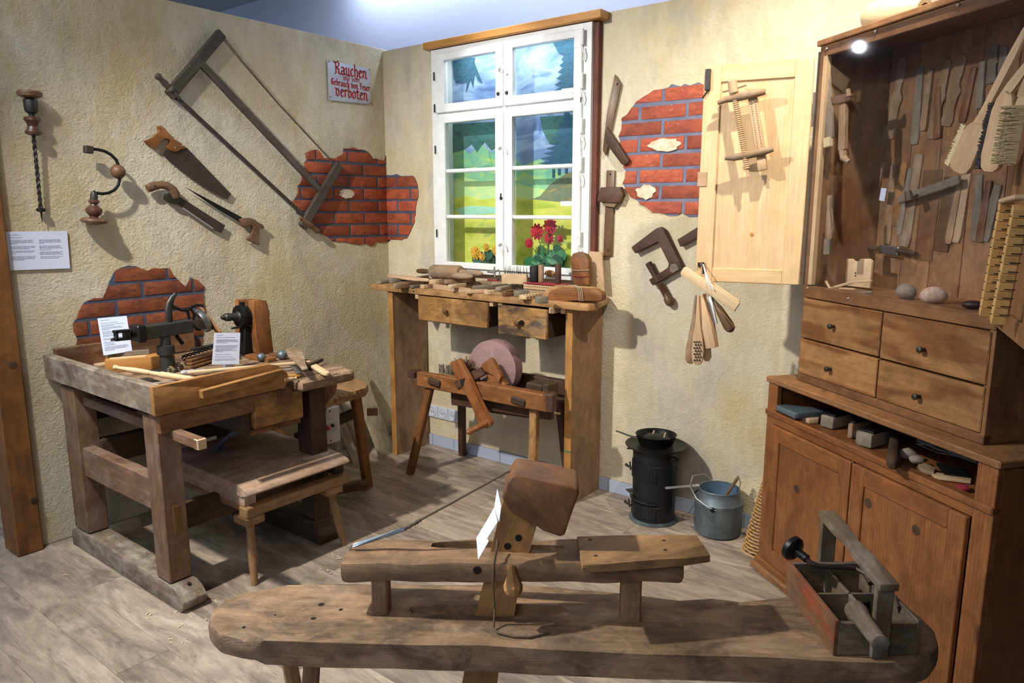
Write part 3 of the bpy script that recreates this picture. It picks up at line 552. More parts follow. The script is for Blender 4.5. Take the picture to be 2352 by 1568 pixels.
# brace
t = thing('carpenter_brace', 'iron hand brace with ball grip and dark turned foot, beside the auger', 'drill', WL(235, 430, 0))
o = .075
MB().beam(WL(203, 335, o), WL(203, 352, o), .036, .034, w=X1, bev=.003).build('chuck', M['rust'], t)
arc = [(208, 342), (222, 343), (240, 347), (255, 355), (267, 367), (273, 382), (275, 394), (275, 410), (272, 424), (263, 436), (250, 443), (235, 445), (220, 443), (214, 440)]
MB().tube([WL(x, y, o) for x, y in arc], [.0075]*len(arc), 10).build('crank', M['iron'], t)
c = WL(271, 394, o); MB().blob(c, (.034, .034, .034), sub=3).tube([c+V((0, .0348*math.cos(a/8*math.pi), .0348*math.sin(a/8*math.pi))) for a in range(17)], .0012, 5).build('ball_grip', M['turned2'], t)
A, B = WL(216, 440, o), WL(216, 516, o-.01)
MB().lathe(A, B, [(0, .012), (.05, .014), (.08, .016), (.24, .017), (.25, .019)], 20).build('ferrule', M['irong'], t)
MB().lathe(A, B, [(.24, .018), (.28, .024), (.33, .024), (.36, .016), (.42, .019), (.5, .034), (.58, .037), (.66, .033), (.73, .02), (.78, .02), (.8, .03)], 28).build('turned_foot', M['turned'], t)
MB().lathe(A, B, [(.79, .04), (.82, .055), (.87, .06), (.93, .057), (1, .02)], 30).build('foot_disc', M['turned2'], t)
# frame saw
t = thing('frame_saw', 'large grey wooden frame saw hung diagonally across the left wall', 'saw', WL(570, 310, 0))
def wbar(name, m, a, b, w, th, off, parent, fn=WL, n=X1, **k):
    return MB().beam(fn(*a, off), fn(*b, off), w, th, w=n, bev=.005, cut=8, wob=.0012, **k).build(name, m, parent)
wbar('arm', M['sawgrey'], (509, 76), (388, 220), .056, .03, .04, t)
wbar('arm', M['sawgrey'], (779, 378), (694, 522), .058, .03, .04, t)
wbar('stretcher', M['sawgrey'], (462, 146), (745, 448), .04, .026, .042, t)
bl = MB(); a, b = WL(402, 222, .04), WL(712, 508, .04); u = (b-a).normalized(); v = X1.cross(u); n = 90; L = (b-a).length
P = [a+v*.014, b+v*.012]
for i in range(n): P += [b-v*.014-u*(L*i/n), b-v*.008-u*(L*(i+.6)/n)]
P.append(a-v*.012); bl.prism(P, X1*.0025, u=u); bl.build('blade', M['rust'], t)
MB().tube([WL(509, 86, .045), WL(560, 148, .047), WL(640, 240, .045), WL(774, 384, .045)], .0028, 6).tube([WL(511, 82, .035), WL(562, 146, .04), WL(640, 238, .037), WL(772, 380, .035)], .0025, 6).build('cord', M['cord'], t)
A, B = WL(358, 170, .05), WL(412, 226, .05); MB().lathe(A, B, [(0, .006), (.04, .016), (.12, .018), (.2, .012), (.4, .017), (.55, .013), (.6, .02), (.66, .02), (.7, .012), (1, .011)], 16).build('knob', M['sawgrey'], t)
A, B = WL(690, 500, .05), WL(733, 534, .05); MB().lathe(A, B, [(0, .012), (.3, .014), (.4, .02), (.55, .018), (.7, .014), (.9, .019), (1, .01)], 16).build('knob', M['turned2'], t)
nail(WL(462, 150, .03), X1, t)
# panel saw
t = thing('hand_saw', 'hand saw with orange-brown open handle and wide rusty blade', 'saw', WL(440, 370, 0))
P = [(428, 338), (531, 445), (522.5, 458)]
n = 34
for i in range(1, n): x = 522.5+(374-522.5)*i/n; y = 458+(356-458)*i/n+6*math.sin(math.pi*i/n)*1.2; P.append((x, y+(0 if i % 2 else 1.4)))
P += [(374, 356), (380, 345)]
wpoly('blade', M['rust'], P, .022, .002, t, bev=0)
wpoly('handle', M['sawh'], [(333, 322), (341, 322.5), (350, 319), (357.5, 309.5), (368, 304), (368, 297), (362.5, 289), (372, 288), (380, 295), (385, 304), (391, 308), (396, 313), (399, 320), (417, 328), (428, 339), (419, 342), (413, 342), (410, 347), (402, 348), (391, 345), (384, 338), (393, 330), (391, 320), (379, 316), (367, 321), (361, 333), (358.5, 343.5), (353, 340), (346, 333), (335, 326)], .034, .024, t, bev=.003)
for q in ((402, 339), (419, 334)): c = WL(*q, .035); MB().lathe(c-X1*.002, c+X1*.002, [(0, .006), (1, .005)], 10).build('rivet', M['brass'], t)
nail(WL(375, 300, .01), X1, t)
# pistol-grip saw
t = thing('pistol_grip_saw', 'saw with curved brown pistol grip and straight dark blade, below the hand saw', 'saw', WL(430, 470, 0))
hp = [(338, 433), (346, 430), (358, 426), (372, 424), (386, 427), (396, 435), (402, 446), (404, 455)]
MB().tube([WL(x, y, .04) for x, y in hp], [.019, .022, .021, .02, .021, .024, .026, .02], 12, flat=.8, w=X1).build('pistol_grip', M['sawh2'], t)
wpoly('bolster', M['irong'], [(383, 446), (402, 440), (412, 448), (420, 462), (408, 470), (392, 466), (381, 456)], .045, .03, t, bev=.004)
wpoly('blade', M['rust'], [(406, 447), (517.6, 518), (508, 536), (490, 526), (419, 477), (398, 462)], .03, .003, t, bev=0)
MB().tube([WL(420, 478, .032), WL(489, 525, .032)], .004, 6).build('back_strip', M['tin'], t)
c = WL(356, 427, .062); MB().lathe(c-X1*.002, c+X1*.001, [(0, .0045), (1, .0045)], 10).build('hole', M['hole'], t)
# compass saw
t = thing('compass_saw', 'narrow pointed compass saw with brown open handle, right of the pistol-grip saw', 'saw', WL(530, 500, 0))
wpoly('blade', M['iron'], [(425, 429), (556, 499), (552, 511), (500, 480)], .03, .003, t, bev=0)
wpoly('handle', M['sawh2'], [(550, 503), (560, 501), (575, 500), (586, 504), (593, 512), (601, 513), (608.5, 521), (606, 525), (598.6, 522), (595, 530), (593, 546), (598, 563), (592, 561), (585, 558.5), (574, 552), (566, 549), (578, 544), (582, 530), (582, 519), (575, 514), (571, 521), (566, 524), (557, 517)], .042, .022, t, bev=.003)
c = WL(565, 509, .044); MB().lathe(c-X1*.002, c+X1*.0015, [(0, .004), (1, .003)], 10).build('rivet', M['brass'], t)
# enamel sign with blackletter strokes
t = thing('enamel_sign', 'white enamel sign with red blackletter no-smoking text in the corner', 'sign', WL(802, 188, 0))
wpoly('plate', M['signw'], [(752.5, 138), (849, 157.5), (852, 240), (756, 230)], .012, .006, t, bev=.0015)
GL = {  # strokes on a grid: x 0..w, y 0..1 (x-height .62)
 'R': (.62, [[(.02, .95), (.14, .86), (.2, .9), (.2, .1), (.08, .02)], [(.2, .9), (.4, .98), (.5, .84), (.44, .62), (.24, .52)], [(.3, .52), (.46, .38), (.46, .12), (.6, .02)]]),
 'a': (.44, [[(.08, .54), (.22, .62), (.34, .5), (.34, .1), (.44, .03)], [(.34, .36), (.12, .3), (.08, .12), (.2, .02), (.34, .14)]]),
 'u': (.46, [[(.04, .56), (.12, .6), (.12, .12), (.22, .02), (.34, .12)], [(.34, .62), (.34, .1), (.44, .02)]]),
 'c': (.34, [[(.32, .52), (.2, .62), (.1, .48), (.1, .14), (.22, .02), (.34, .1)]]),
 'h': (.46, [[(.1, .98), (.14, .9), (.14, .04)], [(.14, .5), (.28, .62), (.38, .48), (.38, .1), (.26, -.18)]]),
 'e': (.38, [[(.1, .34), (.3, .44), (.3, .54), (.2, .62), (.1, .5), (.1, .14), (.22, .02), (.36, .12)]]),
 'n': (.48, [[(.04, .56), (.12, .6), (.12, .04)], [(.12, .5), (.26, .62), (.36, .5), (.36, .1), (.46, .02)]]),
 'd': (.44, [[(.04, .92), (.2, .8), (.36, .56), (.36, .14), (.2, .02), (.1, .14), (.1, .42), (.24, .56)]]),
 'j': (.26, [[(.06, .56), (.16, .6), (.16, -.1), (.04, -.22)], [(.14, .8), (.18, .86)]]),
 'r': (.34, [[(.04, .56), (.12, .6), (.12, .04)], [(.12, .48), (.24, .62), (.32, .52)]]),
 'G': (.6, [[(.5, .84), (.3, .96), (.12, .7), (.1, .26), (.3, .02), (.5, .14), (.52, .46), (.36, .54)], [(.3, .9), (.28, .14)]]),
 'b': (.44, [[(.1, .98), (.12, .9), (.12, .12), (.22, .02), (.36, .14), (.36, .48), (.24, .6), (.12, .48)]]),
 'v': (.46, [[(.02, .66), (.12, .6), (.12, .12), (.24, .02), (.36, .14), (.36, .48), (.26, .62), (.14, .52)]]),
 'o': (.42, [[(.2, .62), (.08, .48), (.08, .14), (.2, .02), (.34, .14), (.34, .48), (.2, .62)]]),
 'F': (.5, [[(.46, .92), (.3, .86), (.14, .96), (.06, .8)], [(.22, .9), (.22, .1), (.08, -.02)], [(.1, .52), (.38, .56)]]),
 't': (.32, [[(.14, .86), (.14, .12), (.24, .02), (.32, .1)], [(.02, .6), (.28, .62)]])}
def letters(text, px, py, ex, h, nib, org_fn):
    # org_fn maps (x, y) of the text line in metres to 3-D; nib is a broad pen held at 40 degrees
    mb = MB(); x = 0
    wtot = sum(.3 if ch == ' ' else GL[ch][0] for ch in text); k = ex/wtot
    nv = (math.cos(math.radians(40))*nib/2, math.sin(math.radians(40))*nib/2); m2 = (-nv[1]*.35, nv[0]*.35)
    for ch in text:
        if ch == ' ': x += .3*k; continue
        w_, st = GL[ch]
        for s in st:
            for (ax, ay), (bx_, by) in zip(s, s[1:]):
                A = (x+ax*k, ay*h); B = (x+bx_*k, by*h); c = []
                for q in (A, B):
                    for e1, e2 in ((nv[0]+m2[0], nv[1]+m2[1]), (nv[0]-m2[0], nv[1]-m2[1]), (-nv[0]-m2[0], -nv[1]-m2[1]), (-nv[0]+m2[0], -nv[1]+m2[1])): c.append((q[0]+e1, q[1]+e2))
                c = sorted(set(c)); lo, hi = [], []
                for p in c:
                    while len(lo) > 1 and (lo[-1][0]-lo[-2][0])*(p[1]-lo[-2][1])-(lo[-1][1]-lo[-2][1])*(p[0]-lo[-2][0]) <= 0: lo.pop()
                    lo.append(p)
                for p in reversed(c):
                    while len(hi) > 1 and (hi[-1][0]-hi[-2][0])*(p[1]-hi[-2][1])-(hi[-1][1]-hi[-2][1])*(p[0]-hi[-2][0]) <= 0: hi.pop()
                    hi.append(p)
                poly = lo[:-1]+hi[:-1]
                if len(poly) > 2: mb.prism([org_fn(a_, b_) for a_, b_ in poly], X1*.0006)
        x += w_*k
    return mb
def line_fn(p0, p1):
    a, b = WL(*p0, .0125), WL(*p1, .0125); u = (b-a).normalized(); v = V((0, -u.z, u.y)) if u.y > 0 else V((0, u.z, -u.y))
    return (lambda x, y: a+u*x+v*y), (b-a).length
for text, p0, p1, h, nib in (('Rauchen', (767, 169), (843, 182), .078, .011), ('und jeder', (788, 183), (827, 190), .034, .0042), ('Gebrauch von Feuer', (760, 194), (850, 210), .043, .006), ('verboten', (770, 220), (845, 232), .075, .0105)):
    f_, L = line_fn(p0, p1); letters(text, 0, 0, L, h, nib, f_).build('lettering', M['signr'], t)
for q in ((755.5, 141), (848.5, 159.5), (758.5, 223), (850.5, 237)):
    c = WL(*q, .012); MB().lathe(c, c+X1*.003, [(0, .004), (1, .003)], 8).build('screw', M['irong'], t)
# text sheets
def textlines(fn, cols, rows, m, parent, seed=1, th=.0004, n=X1):   # fn(u,v) -> point, u right 0..1, v down 0..1
    r = random.Random(seed); mb = MB()
    for c0, c1, ys in cols:
        for y, k in ys:
            x = c0
            while x < c0+(c1-c0)*k:
                e = min(x+r.uniform(.03, .12), c0+(c1-c0)*k)
                mb.prism([fn(x, y), fn(e, y), fn(e, y+rows), fn(x, y+rows)], V(n)*th); x = e+.012
    return mb.build('printed_text', m, parent)
t = thing('info_sheet', 'white information sheet with two text columns on the left wall by the post', 'sheet', WL(85, 575, 0))
q = [WL(9, 532, .012), WL(154, 530, .012), WL(161, 616, .012), WL(20, 621, .012)]
MB().prism(q, -X1*.004).build('card', M['paper'], t)
def bil(q): return lambda u, v: (q[0].lerp(q[1], u)).lerp(q[3].lerp(q[2], u), v)
def lift(f_, d): return lambda u, v: f_(u, v)+d
textlines(lift(bil(q), X1*.0003), [(.06, .24, [(.08, 1)]), (.06, .45, [(.15, .55), (.22, .95), (.25, .9), (.28, .98), (.31, .3), (.38, 1), (.41, 1), (.44, .8), (.50, 1), (.53, .95), (.57, .2), (.64, 1), (.67, .95), (.70, .95), (.73, .5)]), (.52, .9, [(.22, .95), (.25, .95), (.28, .98), (.31, .2), (.38, .95), (.41, .9), (.44, 1), (.48, .5), (.54, 1), (.57, .9), (.60, 1), (.66, .98), (.70, .85)])], .012, M['ink'], t, 3)

# ================================================================== WORKBENCH
BZ = .815                                                            # underside of the tray; board surface at .845
t = thing('workbench', 'old wooden workbench with raised tray along the left wall', 'workbench', (-3.2, 1.85, 0))
MB().bx(-3.82, -2.79, 1.315, 1.36, BZ, .93, bev=.004, cut=10, wob=.002).build('tray_end', M['benchgrey'], t)
q = [V((-2.765, y, z)) for y, z in ((1.313, BZ), (1.9, BZ), (1.925, .86), (1.915, .885), (1.87, .925), (1.82, .938), (1.6, .937), (1.36, .932), (1.313, .932))]
MB().prism(q, (-.03, 0, 0), bev=.004, u=(0, 1, 0), wob=.0015).build('tray_front', M['orange'], t)
MB().bx(-3.822, -3.79, 1.36, 2.05, .845, .955, g='y', bev=.004, cut=8, wob=.002).build('tray_back', M['bench'], t)
MB().bx(-3.79, -2.795, 1.36, 2.28, .80, .845, g='y', bev=.008, cut=12, wob=.0025).build('bench_top', M['benchtop'], t)
MB().bx(-2.795, -2.72, 1.95, 2.27, .79, .842, g='y', bev=.012, cut=8, wob=.003).build('front_edge', M['benchtop'], t)
MB().beam((-2.742, 1.49, .872), (-2.742, 1.872, .895), .028, .034, bev=.002).build('batten', M['orange'], t)
MB().bx(-2.86, -2.775, 1.33, 1.95, .735, BZ, g='y', bev=.005).build('apron', M['bench'], t)
MB().beam((-3.75, 1.385, .74), (-2.585, 1.395, .72), .038, .042, bev=.004).build('cross_rail', M['benchleg'], t)
MB().bx(-2.612, -2.583, 1.376, 1.414, .699, .741, bev=.003).build('rail_tip', M['pale'], t)
for x0, x1 in ((-2.91, -2.80), (-3.70, -3.56)):
    MB().bx(x0, x1, 1.33, 1.425, .1, .80, g='z', bev=.004, cut=9, wob=.002).build('leg', M['benchleg'], t)
MB().bx(-3.60, -2.86, 1.345, 1.40, .38, .52, bev=.004, cut=8, wob=.002).build('side_rail', M['benchleg'], t)
MB().bx(-2.8015, -2.798, 1.365, 1.40, .30, .42, g='z', bev=.001).build('tenon', M['head'], t)
f1 = [V((x, 1.325, z)) for x, z in ((-3.74, 0), (-2.72, 0), (-2.70, .03), (-2.70, .05), (-2.725, .075), (-2.77, .095), (-3.70, .095), (-3.74, .07))]
MB().prism(f1, (0, .105, 0), bev=.004, u=(1, 0, 0), wob=.002).build('foot', M['benchgrey'], t)
c = V((-2.755, 1.385, .0955)); MB().lathe(c-V((0, 0, .004)), c+V((0, 0, .0012)), [(0, .008), (1, .007)], 10).build('peg_hole', M['hole'], t)
for x0, x1 in ((-2.93, -2.82), (-3.68, -3.57)):
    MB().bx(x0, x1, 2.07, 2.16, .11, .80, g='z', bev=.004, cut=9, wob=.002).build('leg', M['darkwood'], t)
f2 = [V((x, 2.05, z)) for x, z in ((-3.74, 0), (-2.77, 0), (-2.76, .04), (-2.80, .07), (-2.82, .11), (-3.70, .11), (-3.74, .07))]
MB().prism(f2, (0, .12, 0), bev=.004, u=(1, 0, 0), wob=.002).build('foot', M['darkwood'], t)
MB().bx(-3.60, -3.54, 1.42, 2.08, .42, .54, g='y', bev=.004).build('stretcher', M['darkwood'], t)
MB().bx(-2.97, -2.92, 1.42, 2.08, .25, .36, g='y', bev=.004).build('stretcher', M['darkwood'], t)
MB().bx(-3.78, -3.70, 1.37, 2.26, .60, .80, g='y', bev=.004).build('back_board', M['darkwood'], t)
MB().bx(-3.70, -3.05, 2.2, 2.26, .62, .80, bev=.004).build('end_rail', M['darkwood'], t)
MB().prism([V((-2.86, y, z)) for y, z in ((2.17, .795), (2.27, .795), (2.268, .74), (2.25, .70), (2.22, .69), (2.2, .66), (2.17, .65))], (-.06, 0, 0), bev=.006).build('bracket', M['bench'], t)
dr = MB().bx(-3.25, -2.775, 1.745, 2.0, .655, .79, g='y', bev=.006, cut=8, wob=.002).build('drawer', M['drawer1'], t)
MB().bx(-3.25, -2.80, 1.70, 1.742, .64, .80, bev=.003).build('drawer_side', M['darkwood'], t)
MB().bx(-3.25, -2.80, 1.74, 2.0, .625, .65, g='y', bev=.003).build('drawer_bottom', M['head'], t)
MB().beam((-2.79, 1.86, .63), (-2.79, 1.9, .60), .02, .012, bev=.001).build('runner', M['orange'], t)
# switch box on the bench
t = thing('switch_box', 'pale grey electric switch box with red button hung under the bench', 'switch', (-2.93, 2.24, .44))
MB().bx(-2.99, -2.9, 2.178, 2.305, .44, .625, g='z', bev=.004).build('case', M['plastic'], t)
MB().bx(-2.9025, -2.8985, 2.20, 2.285, .50, .555, g='z', bev=.001).build('recess_plate', M['tin'], t)
MB().lathe((-2.90, 2.222, .528), (-2.885, 2.222, .528), [(0, .012), (.8, .012), (1, .009)], 14).build('red_button', M['red'], t)
MB().lathe((-2.90, 2.255, .533), (-2.892, 2.255, .533), [(0, .009), (1, .008)], 12).build('black_button', M['iron'], t)
for z in (.61, .455): MB().lathe((-2.90, 2.242, z), (-2.898, 2.242, z), [(0, .004), (1, .004)], 8).build('screw', M['irong'], t)
MB().lathe((-2.965, 2.185, .62), (-2.965, 2.185, .655), [(0, .016), (.5, .016), (.55, .012), (1, .012)], 14).build('gland', M['plastic'], t)
MB().tube([(-2.965, 2.185, .65), (-2.955, 2.175, .70), (-2.90, 2.14, .77), (-2.88, 2.12, .80)], .009, 8).build('cable', M['cablew'], t)
mb = MB().tube([OZ(*p, z) for p, z in (((560, 985), .62), ((535, 995), .58), ((510, 1015), .50), ((497, 1038), .43))], .011, 8)
solo('power_cable', mb, M['cable'], 'blue-grey cable hanging under the bench to the low shelf', 'cable')
# low stool pushed under the bench
t = thing('low_bench', 'low worn bench with rolled front edge pushed partly under the workbench', 'bench', (-2.85, 1.93, 0))
q = [V((x, 1.635, z)) for x, z in ((-3.42, .392), (-2.74, .392), (-2.70, .398), (-2.686, .41), (-2.70, .424), (-2.75, .436), (-2.82, .442), (-3.42, .445))]
MB().prism(q, (0, .55, 0), bev=.004, u=(0, 1, 0), wob=.0015).build('seat', M['stool'], t)
MB().bx(-3.42, -2.73, 1.64, 1.70, .345, .392, bev=.003).build('seat_end', M['stool'], t)
MB().bx(-3.42, -2.73, 2.13, 2.18, .345, .392, bev=.003).build('seat_end', M['darkwood'], t)
MB().bx(-2.76, -2.70, 1.63, 2.19, .30, .345, g='y', bev=.004, cut=8, wob=.002).build('front_rail', M['stoolleg'], t)
MB().bx(-3.35, -2.70, 1.64, 1.67, .318, .345, bev=.003).build('side_batten', M['stoolleg'], t)
for y in (1.67, 2.10):
    MB().bx(-2.80, -2.70, y-.045, y+.05, .262, .30, g='y', bev=.006).build('leg_block', M['stoolleg'], t)
    MB().lathe((-2.745, y, .29), (-2.69, y+(-.03 if y < 1.8 else .03), 0), [(0, .021), (.15, .02), (.2, .017), (.6, .02), (1, .014)], 14).build('leg', M['stoolleg'], t)
    MB().lathe((-3.32, y, .345), (-3.36, y+(-.03 if y < 1.8 else .03), 0), [(0, .02), (1, .015)], 12).build('leg', M['darkwood'], t)
# second trestle behind with carved end
t = thing('saw_trestle', 'narrow wooden trestle with frayed board top behind the workbench end', 'trestle', (-3.15, 2.66, 0))
pz = .66
MB().prism([OZ(x, y, pz) for x, y in ((700, 915), (760, 880), (800, 868), (835, 872), (846, 882), (838, 892), (815, 897), (790, 905), (765, 915), (720, 940))], (0, 0, -.045), bev=.006, wob=.002).build('top_board', M['plank'], t)
A, B = OZ(762, 913, pz), OZ(836, 888, pz)
for i in range(7):
    a = A.lerp(B, i/7); b = A.lerp(B, (i+1.1)/7); MB().tube([a+V((0, 0, -.006)), (a+b)/2+V((.01, -.006, -.012)), b+V((.004, 0, -.012))], [.012, .016, .011], 8).build('frayed_edge', M['plank'], t)
def pole(name, m, a, b, w, th, parent, wv=(1, 0, 0), **k): return MB().beam(a, b, w, th, w=wv, bev=.006, cut=6, wob=.0025, **k).build(name, m, parent)
G = lambda x, y: OZ(x, y, 0)
pole('leg', M['grind'], OZ(815, 895, pz-.03), G(845, 1120), .055, .04, t)
pole('leg', M['darkwood'], OZ(760, 915, pz-.03)+V((-.1, .1, 0)), G(845, 1120)+V((-.55, .0, 0)), .055, .04, t)
pole('leg', M['darkwood'], OZ(770, 905, pz-.03), G(848, 1122)+V((-.42, -.38, 0)), .05, .04, t)
pole('brace', M['darkwood'], V((-3.10, 2.62, .50)), V((-3.28, 2.30, .38)), .06, .025, t)
pole('foot_rail', M['benchleg'], V((-3.12, 2.66, .05)), V((-3.2, 2.36, .07)), .05, .05, t)
MB().beam(V((-3.1, 2.655, .48)), V((-3.06, 2.70, .48)), .03, .04, bev=.003).build('wedge', M['head'], t)
# plywood boards leaning in the corner
tt = [((838, 853), (908, 1037), (874, 1052), (800, 880), .0), ((790, 885), (846, 1048), (832, 1050), (768, 905), 0), ((770, 905), (828, 1060), (812, 1066), (750, 925), 0)]
lab = ['tallest pale plywood board leaning in the room corner behind the trestle', 'grey plywood offcut leaning just left of the tallest board', 'narrow plywood strip leaning nearest the switch box']
for (a, b, c, d, e), lb in zip(tt, lab):
    yb = 3.18
    B_, C_ = G(*b), G(*c); D_ = V(((B_+C_)/2)); k = tt.index((a, b, c, d, e)); top = WL(a[0], a[1], .04+.015*k); top2 = WL(d[0], d[1], .05+.015*k)
    mb = MB().prism([B_, top, top2, C_], ((B_-top).cross(C_-top)).normalized()*.012, bev=.001)
    solo('plywood_board', mb, M['ply'], lb, 'board', 'plywood boards leaning in the corner')

# ================================================================== ON THE WORKBENCH
ZB = .846
XT = -3.39                                                            # plane of the iron machine
def XP(px, py, x=XT): return PL(px, py, (1, 0, 0), x)
t = thing('bench_clamp_machine', 'black iron clamping machine with curved arm on a post, left on the workbench', 'machine', OZ(385, 855, ZB))
b0 = OZ(385, 853, ZB)
MB().lathe(b0, b0+V((0, 0, .215)), [(0, .055), (.06, .055), (.09, .034), (.38, .03), (.4, .04), (.58, .04), (.6, .025), (1, .023)], 20).build('post', M['irong'], t)
A, B = XP(318, 765), XP(436, 747)
MB().beam(A, B, .07, .062, bev=.004).build('body_block', M['irong'], t)
MB().beam(A+V((0, -.02, .0)), A+V((0, .02, .0)), .08, .08, bev=.006).build('collar', M['iron'], t)
a, b = XP(262, 771), XP(316, 766); mb = MB()
u = (b-a).normalized(); L = (b-a).length; vz = V((0, 0, 1))
for dz in (.018, -.018): mb.beam(a+vz*dz, a+u*L*.62+vz*dz, .03, .012, bev=.002)
for f_ in (.03, .4, .62): mb.beam(a+u*L*f_, a+u*L*(f_+.1), .03, .046, bev=.002)
mb.beam(a+u*L*.6, b, .03, .026, bev=.002).build('jaw', M['iron'], t)
MB().tube([XP(255, 781), XP(263, 777), XP(268, 771)], [.006, .007, .006], 8).build('lever', M['irong'], t)
ar = [(404, 674), (396, 684), (390, 697), (387, 712), (388, 728), (391, 742)]
MB().tube([XP(x, y) for x, y in ar], [.008, .013, .017, .018, .017, .014], 12, flat=.6, w=X1).build('curved_arm', M['irong'], t)
MB().tube([XP(396, 703), XP(415, 711), XP(430, 713), XP(440, 705), XP(455, 700), XP(466, 702)], [.009, .008, .009, .008, .008, .007], 8).tube([XP(430, 713), XP(434, 728), XP(432, 742)], [.008, .007, .008], 8).tube([XP(438, 708), XP(446, 722), XP(444, 742), XP(450, 756), XP(460, 757)], [.006, .006, .006, .007, .006], 8).build('fork', M['iron'], t)
cc = XP(472, 733, XT-.02); ax = (-RT*.62-UP*.45-FW*.5).normalized(); dg_ = (RT*.74-UP*.67); dg_ = (dg_-ax*dg_.dot(ax)).normalized()
ax = -ax if ax.dot(RT) > 0 else ax
MB().lathe(cc, cc+ax*.035, [(0, .058), (.3, .062), (.8, .060), (.82, .05), (.5, .046), (.4, .01)], 28).build('ring_mirror', M['steel'], t)
MB().box(frame(cc-ax*.012+dg_*.01, dg_, None, ax), .19, .05, .012, bev=.002).build('holding_board', M['grind'], t)
MB().prism([XP(x, y, XT+.01) for x, y in ((436, 737), (468, 733), (500, 757), (470, 757), (440, 753))], (-.02, 0, 0), bev=.002).build('side_plate', M['rust'], t)
MB().beam(XP(404, 770), XP(420, 790), .016, .018, bev=.004).build('lower_lever', M['iron'], t)
# motor on its wooden stand
XM = -3.46
t = thing('chuck_motor', 'black electric motor with drill chuck strapped in a red-brown wooden stand', 'machine', OZ(575, 815, ZB))
A, B = XP(546, 727, XM), XP(612, 719, XM); u = (B-A).normalized()
MB().lathe(A, B, [(0, .03), (.02, .058), (.12, .06), (.14, .052), (.85, .056), (.9, .05), (1, .03)], 32).build('motor_body', M['iron'], t)
C0 = XP(508, 729, XM)
MB().lathe(C0, A, [(0, .006), (.05, .012), (.2, .015), (.25, .02), (.5, .022), (.52, .018), (.9, .022), (1, .03)], 20).build('chuck', M['irong'], t)
MB().lathe(A+u*.03+vz*.055, A+u*.03+vz*.075, [(0, .014), (1, .014)], 12).build('terminal_cap', M['iron'], t)
MB().tube([XP(532, 754, XM+.03), XP(545, 752, XM+.02), XP(560, 749, XM)], [.006, .006, .005], 8).build('lever', M['irong'], t)
MB().beam(XP(568, 748, XM-.0), XP(566, 812, XM-.0), .05, .06, bev=.004).build('iron_pedestal', M['iron'], t)
MB().beam(XP(545, 815, XM-.03), XP(600, 812, XM), .10, .016, bev=.003).build('base_plate', M['irong'], t)
MB().prism([XP(x, y, XM+.075) for x, y in ((583, 691), (597, 688), (612, 690), (616, 700), (629, 812), (621, 818), (603, 820), (594, 812), (589, 760), (584, 712))], (-.055, .0, 0), bev=.003, u=(0, 0, 1)).build('front_bracket', M['grind'], t)
MB().prism([XP(x, y, XM-.09) for x, y in ((546, 688), (590, 686), (598, 700), (598, 812), (586, 812), (580, 712), (566, 706), (566, 806), (550, 806))], (-.03, .0, 0), bev=.003, u=(0, 0, 1)).build('rear_bracket', M['grind'], t)
MB().bx(XM-.10, XM+.07, 2.17, 2.21, 1.03, 1.062, bev=.003).build('top_bridge', M['grind'], t)
# tan box with a slotted lid
t = thing('tan_box', 'yellowish wooden box with groove and rail on top, left rear of the workbench', 'box', OZ(320, 850, ZB))
A, B = OZ(243, 857, ZB)+V((.0, 0, 0)), OZ(400, 844, ZB)
dirb = (B-A).normalized(); dep = V((-dirb.y, dirb.x, 0))
MB().prism([A, A+dirb*.30, A+dirb*.30+dep*.10, A+dep*.10], (0, 0, .062), bev=.003, u=dirb).build('case', M['lintel'], t)
MB().prism([A+dirb*.02+dep*.015+vz*.062, A+dirb*.17+dep*.015+vz*.062, A+dirb*.185+dep*.032+vz*.062, A+dirb*.17+dep*.045+vz*.062, A+dirb*.02+dep*.045+vz*.062], (0, 0, .003), u=dirb).build('sliding_inset', M['pale'], t)
mb = MB().beam(A+dirb*.0+dep*.085+vz*.073, A+dirb*.19+dep*.085+vz*.073, .022, .022, bev=.002)
solo('wooden_rail', mb, M['greywood'], 'grey square wooden rail lying on the tan box against the paper', 'rail')
t = thing('bench_info_sheet', 'tilted paper with printed lines leaning behind the tan box', 'sheet', OZ(265, 800, ZB))
q = [XP(224, 731, -3.66), XP(291, 725, -3.66), XP(304, 806, -3.60), XP(238, 816, -3.60)]
nn = (q[1]-q[0]).cross(q[3]-q[0]).normalized(); nn = nn if nn.x > 0 else -nn
MB().prism(q, -nn*.0015).build('card', M['paper'], t)
rowsA = [(.06, .4), (.14, .7), (.19, .95), (.22, .5), (.26, .8), (.29, .9), (.32, .3), (.37, .7), (.40, .8), (.43, .75), (.47, .9), (.50, .5), (.56, .95), (.59, .6), (.66, .5), (.70, .4), (.74, .45), (.79, .95), (.82, 1), (.85, .9), (.88, .4)]
textlines(lift(bil(q), nn*.0004), [(.08, .9, rowsA)], .008, M['ink'], t, 5, n=nn)
t = thing('bench_info_card', 'upright white text card in the middle of the workbench, before the motor', 'sheet', OZ(515, 840, ZB))
q = [XP(493, 764, -3.2), XP(552, 764, -3.2), XP(549, 836, -3.17), XP(487, 837, -3.17)]
nn = (q[1]-q[0]).cross(q[3]-q[0]).normalized(); nn = nn if nn.x > 0 else -nn
MB().prism(q, -nn*.0015).build('card', M['paper'], t)
textlines(lift(bil(q), nn*.0004), [(.08, .92, [(.07, .3), (.14, .85), (.21, .9), (.24, 1), (.27, 1), (.31, .5), (.40, .98), (.43, 1), (.46, .9), (.50, .95), (.53, .7), (.56, .95), (.59, .35), (.68, .7), (.75, .8), (.82, .95), (.86, .9)])], .01, M['ink'], t, 6, n=nn)
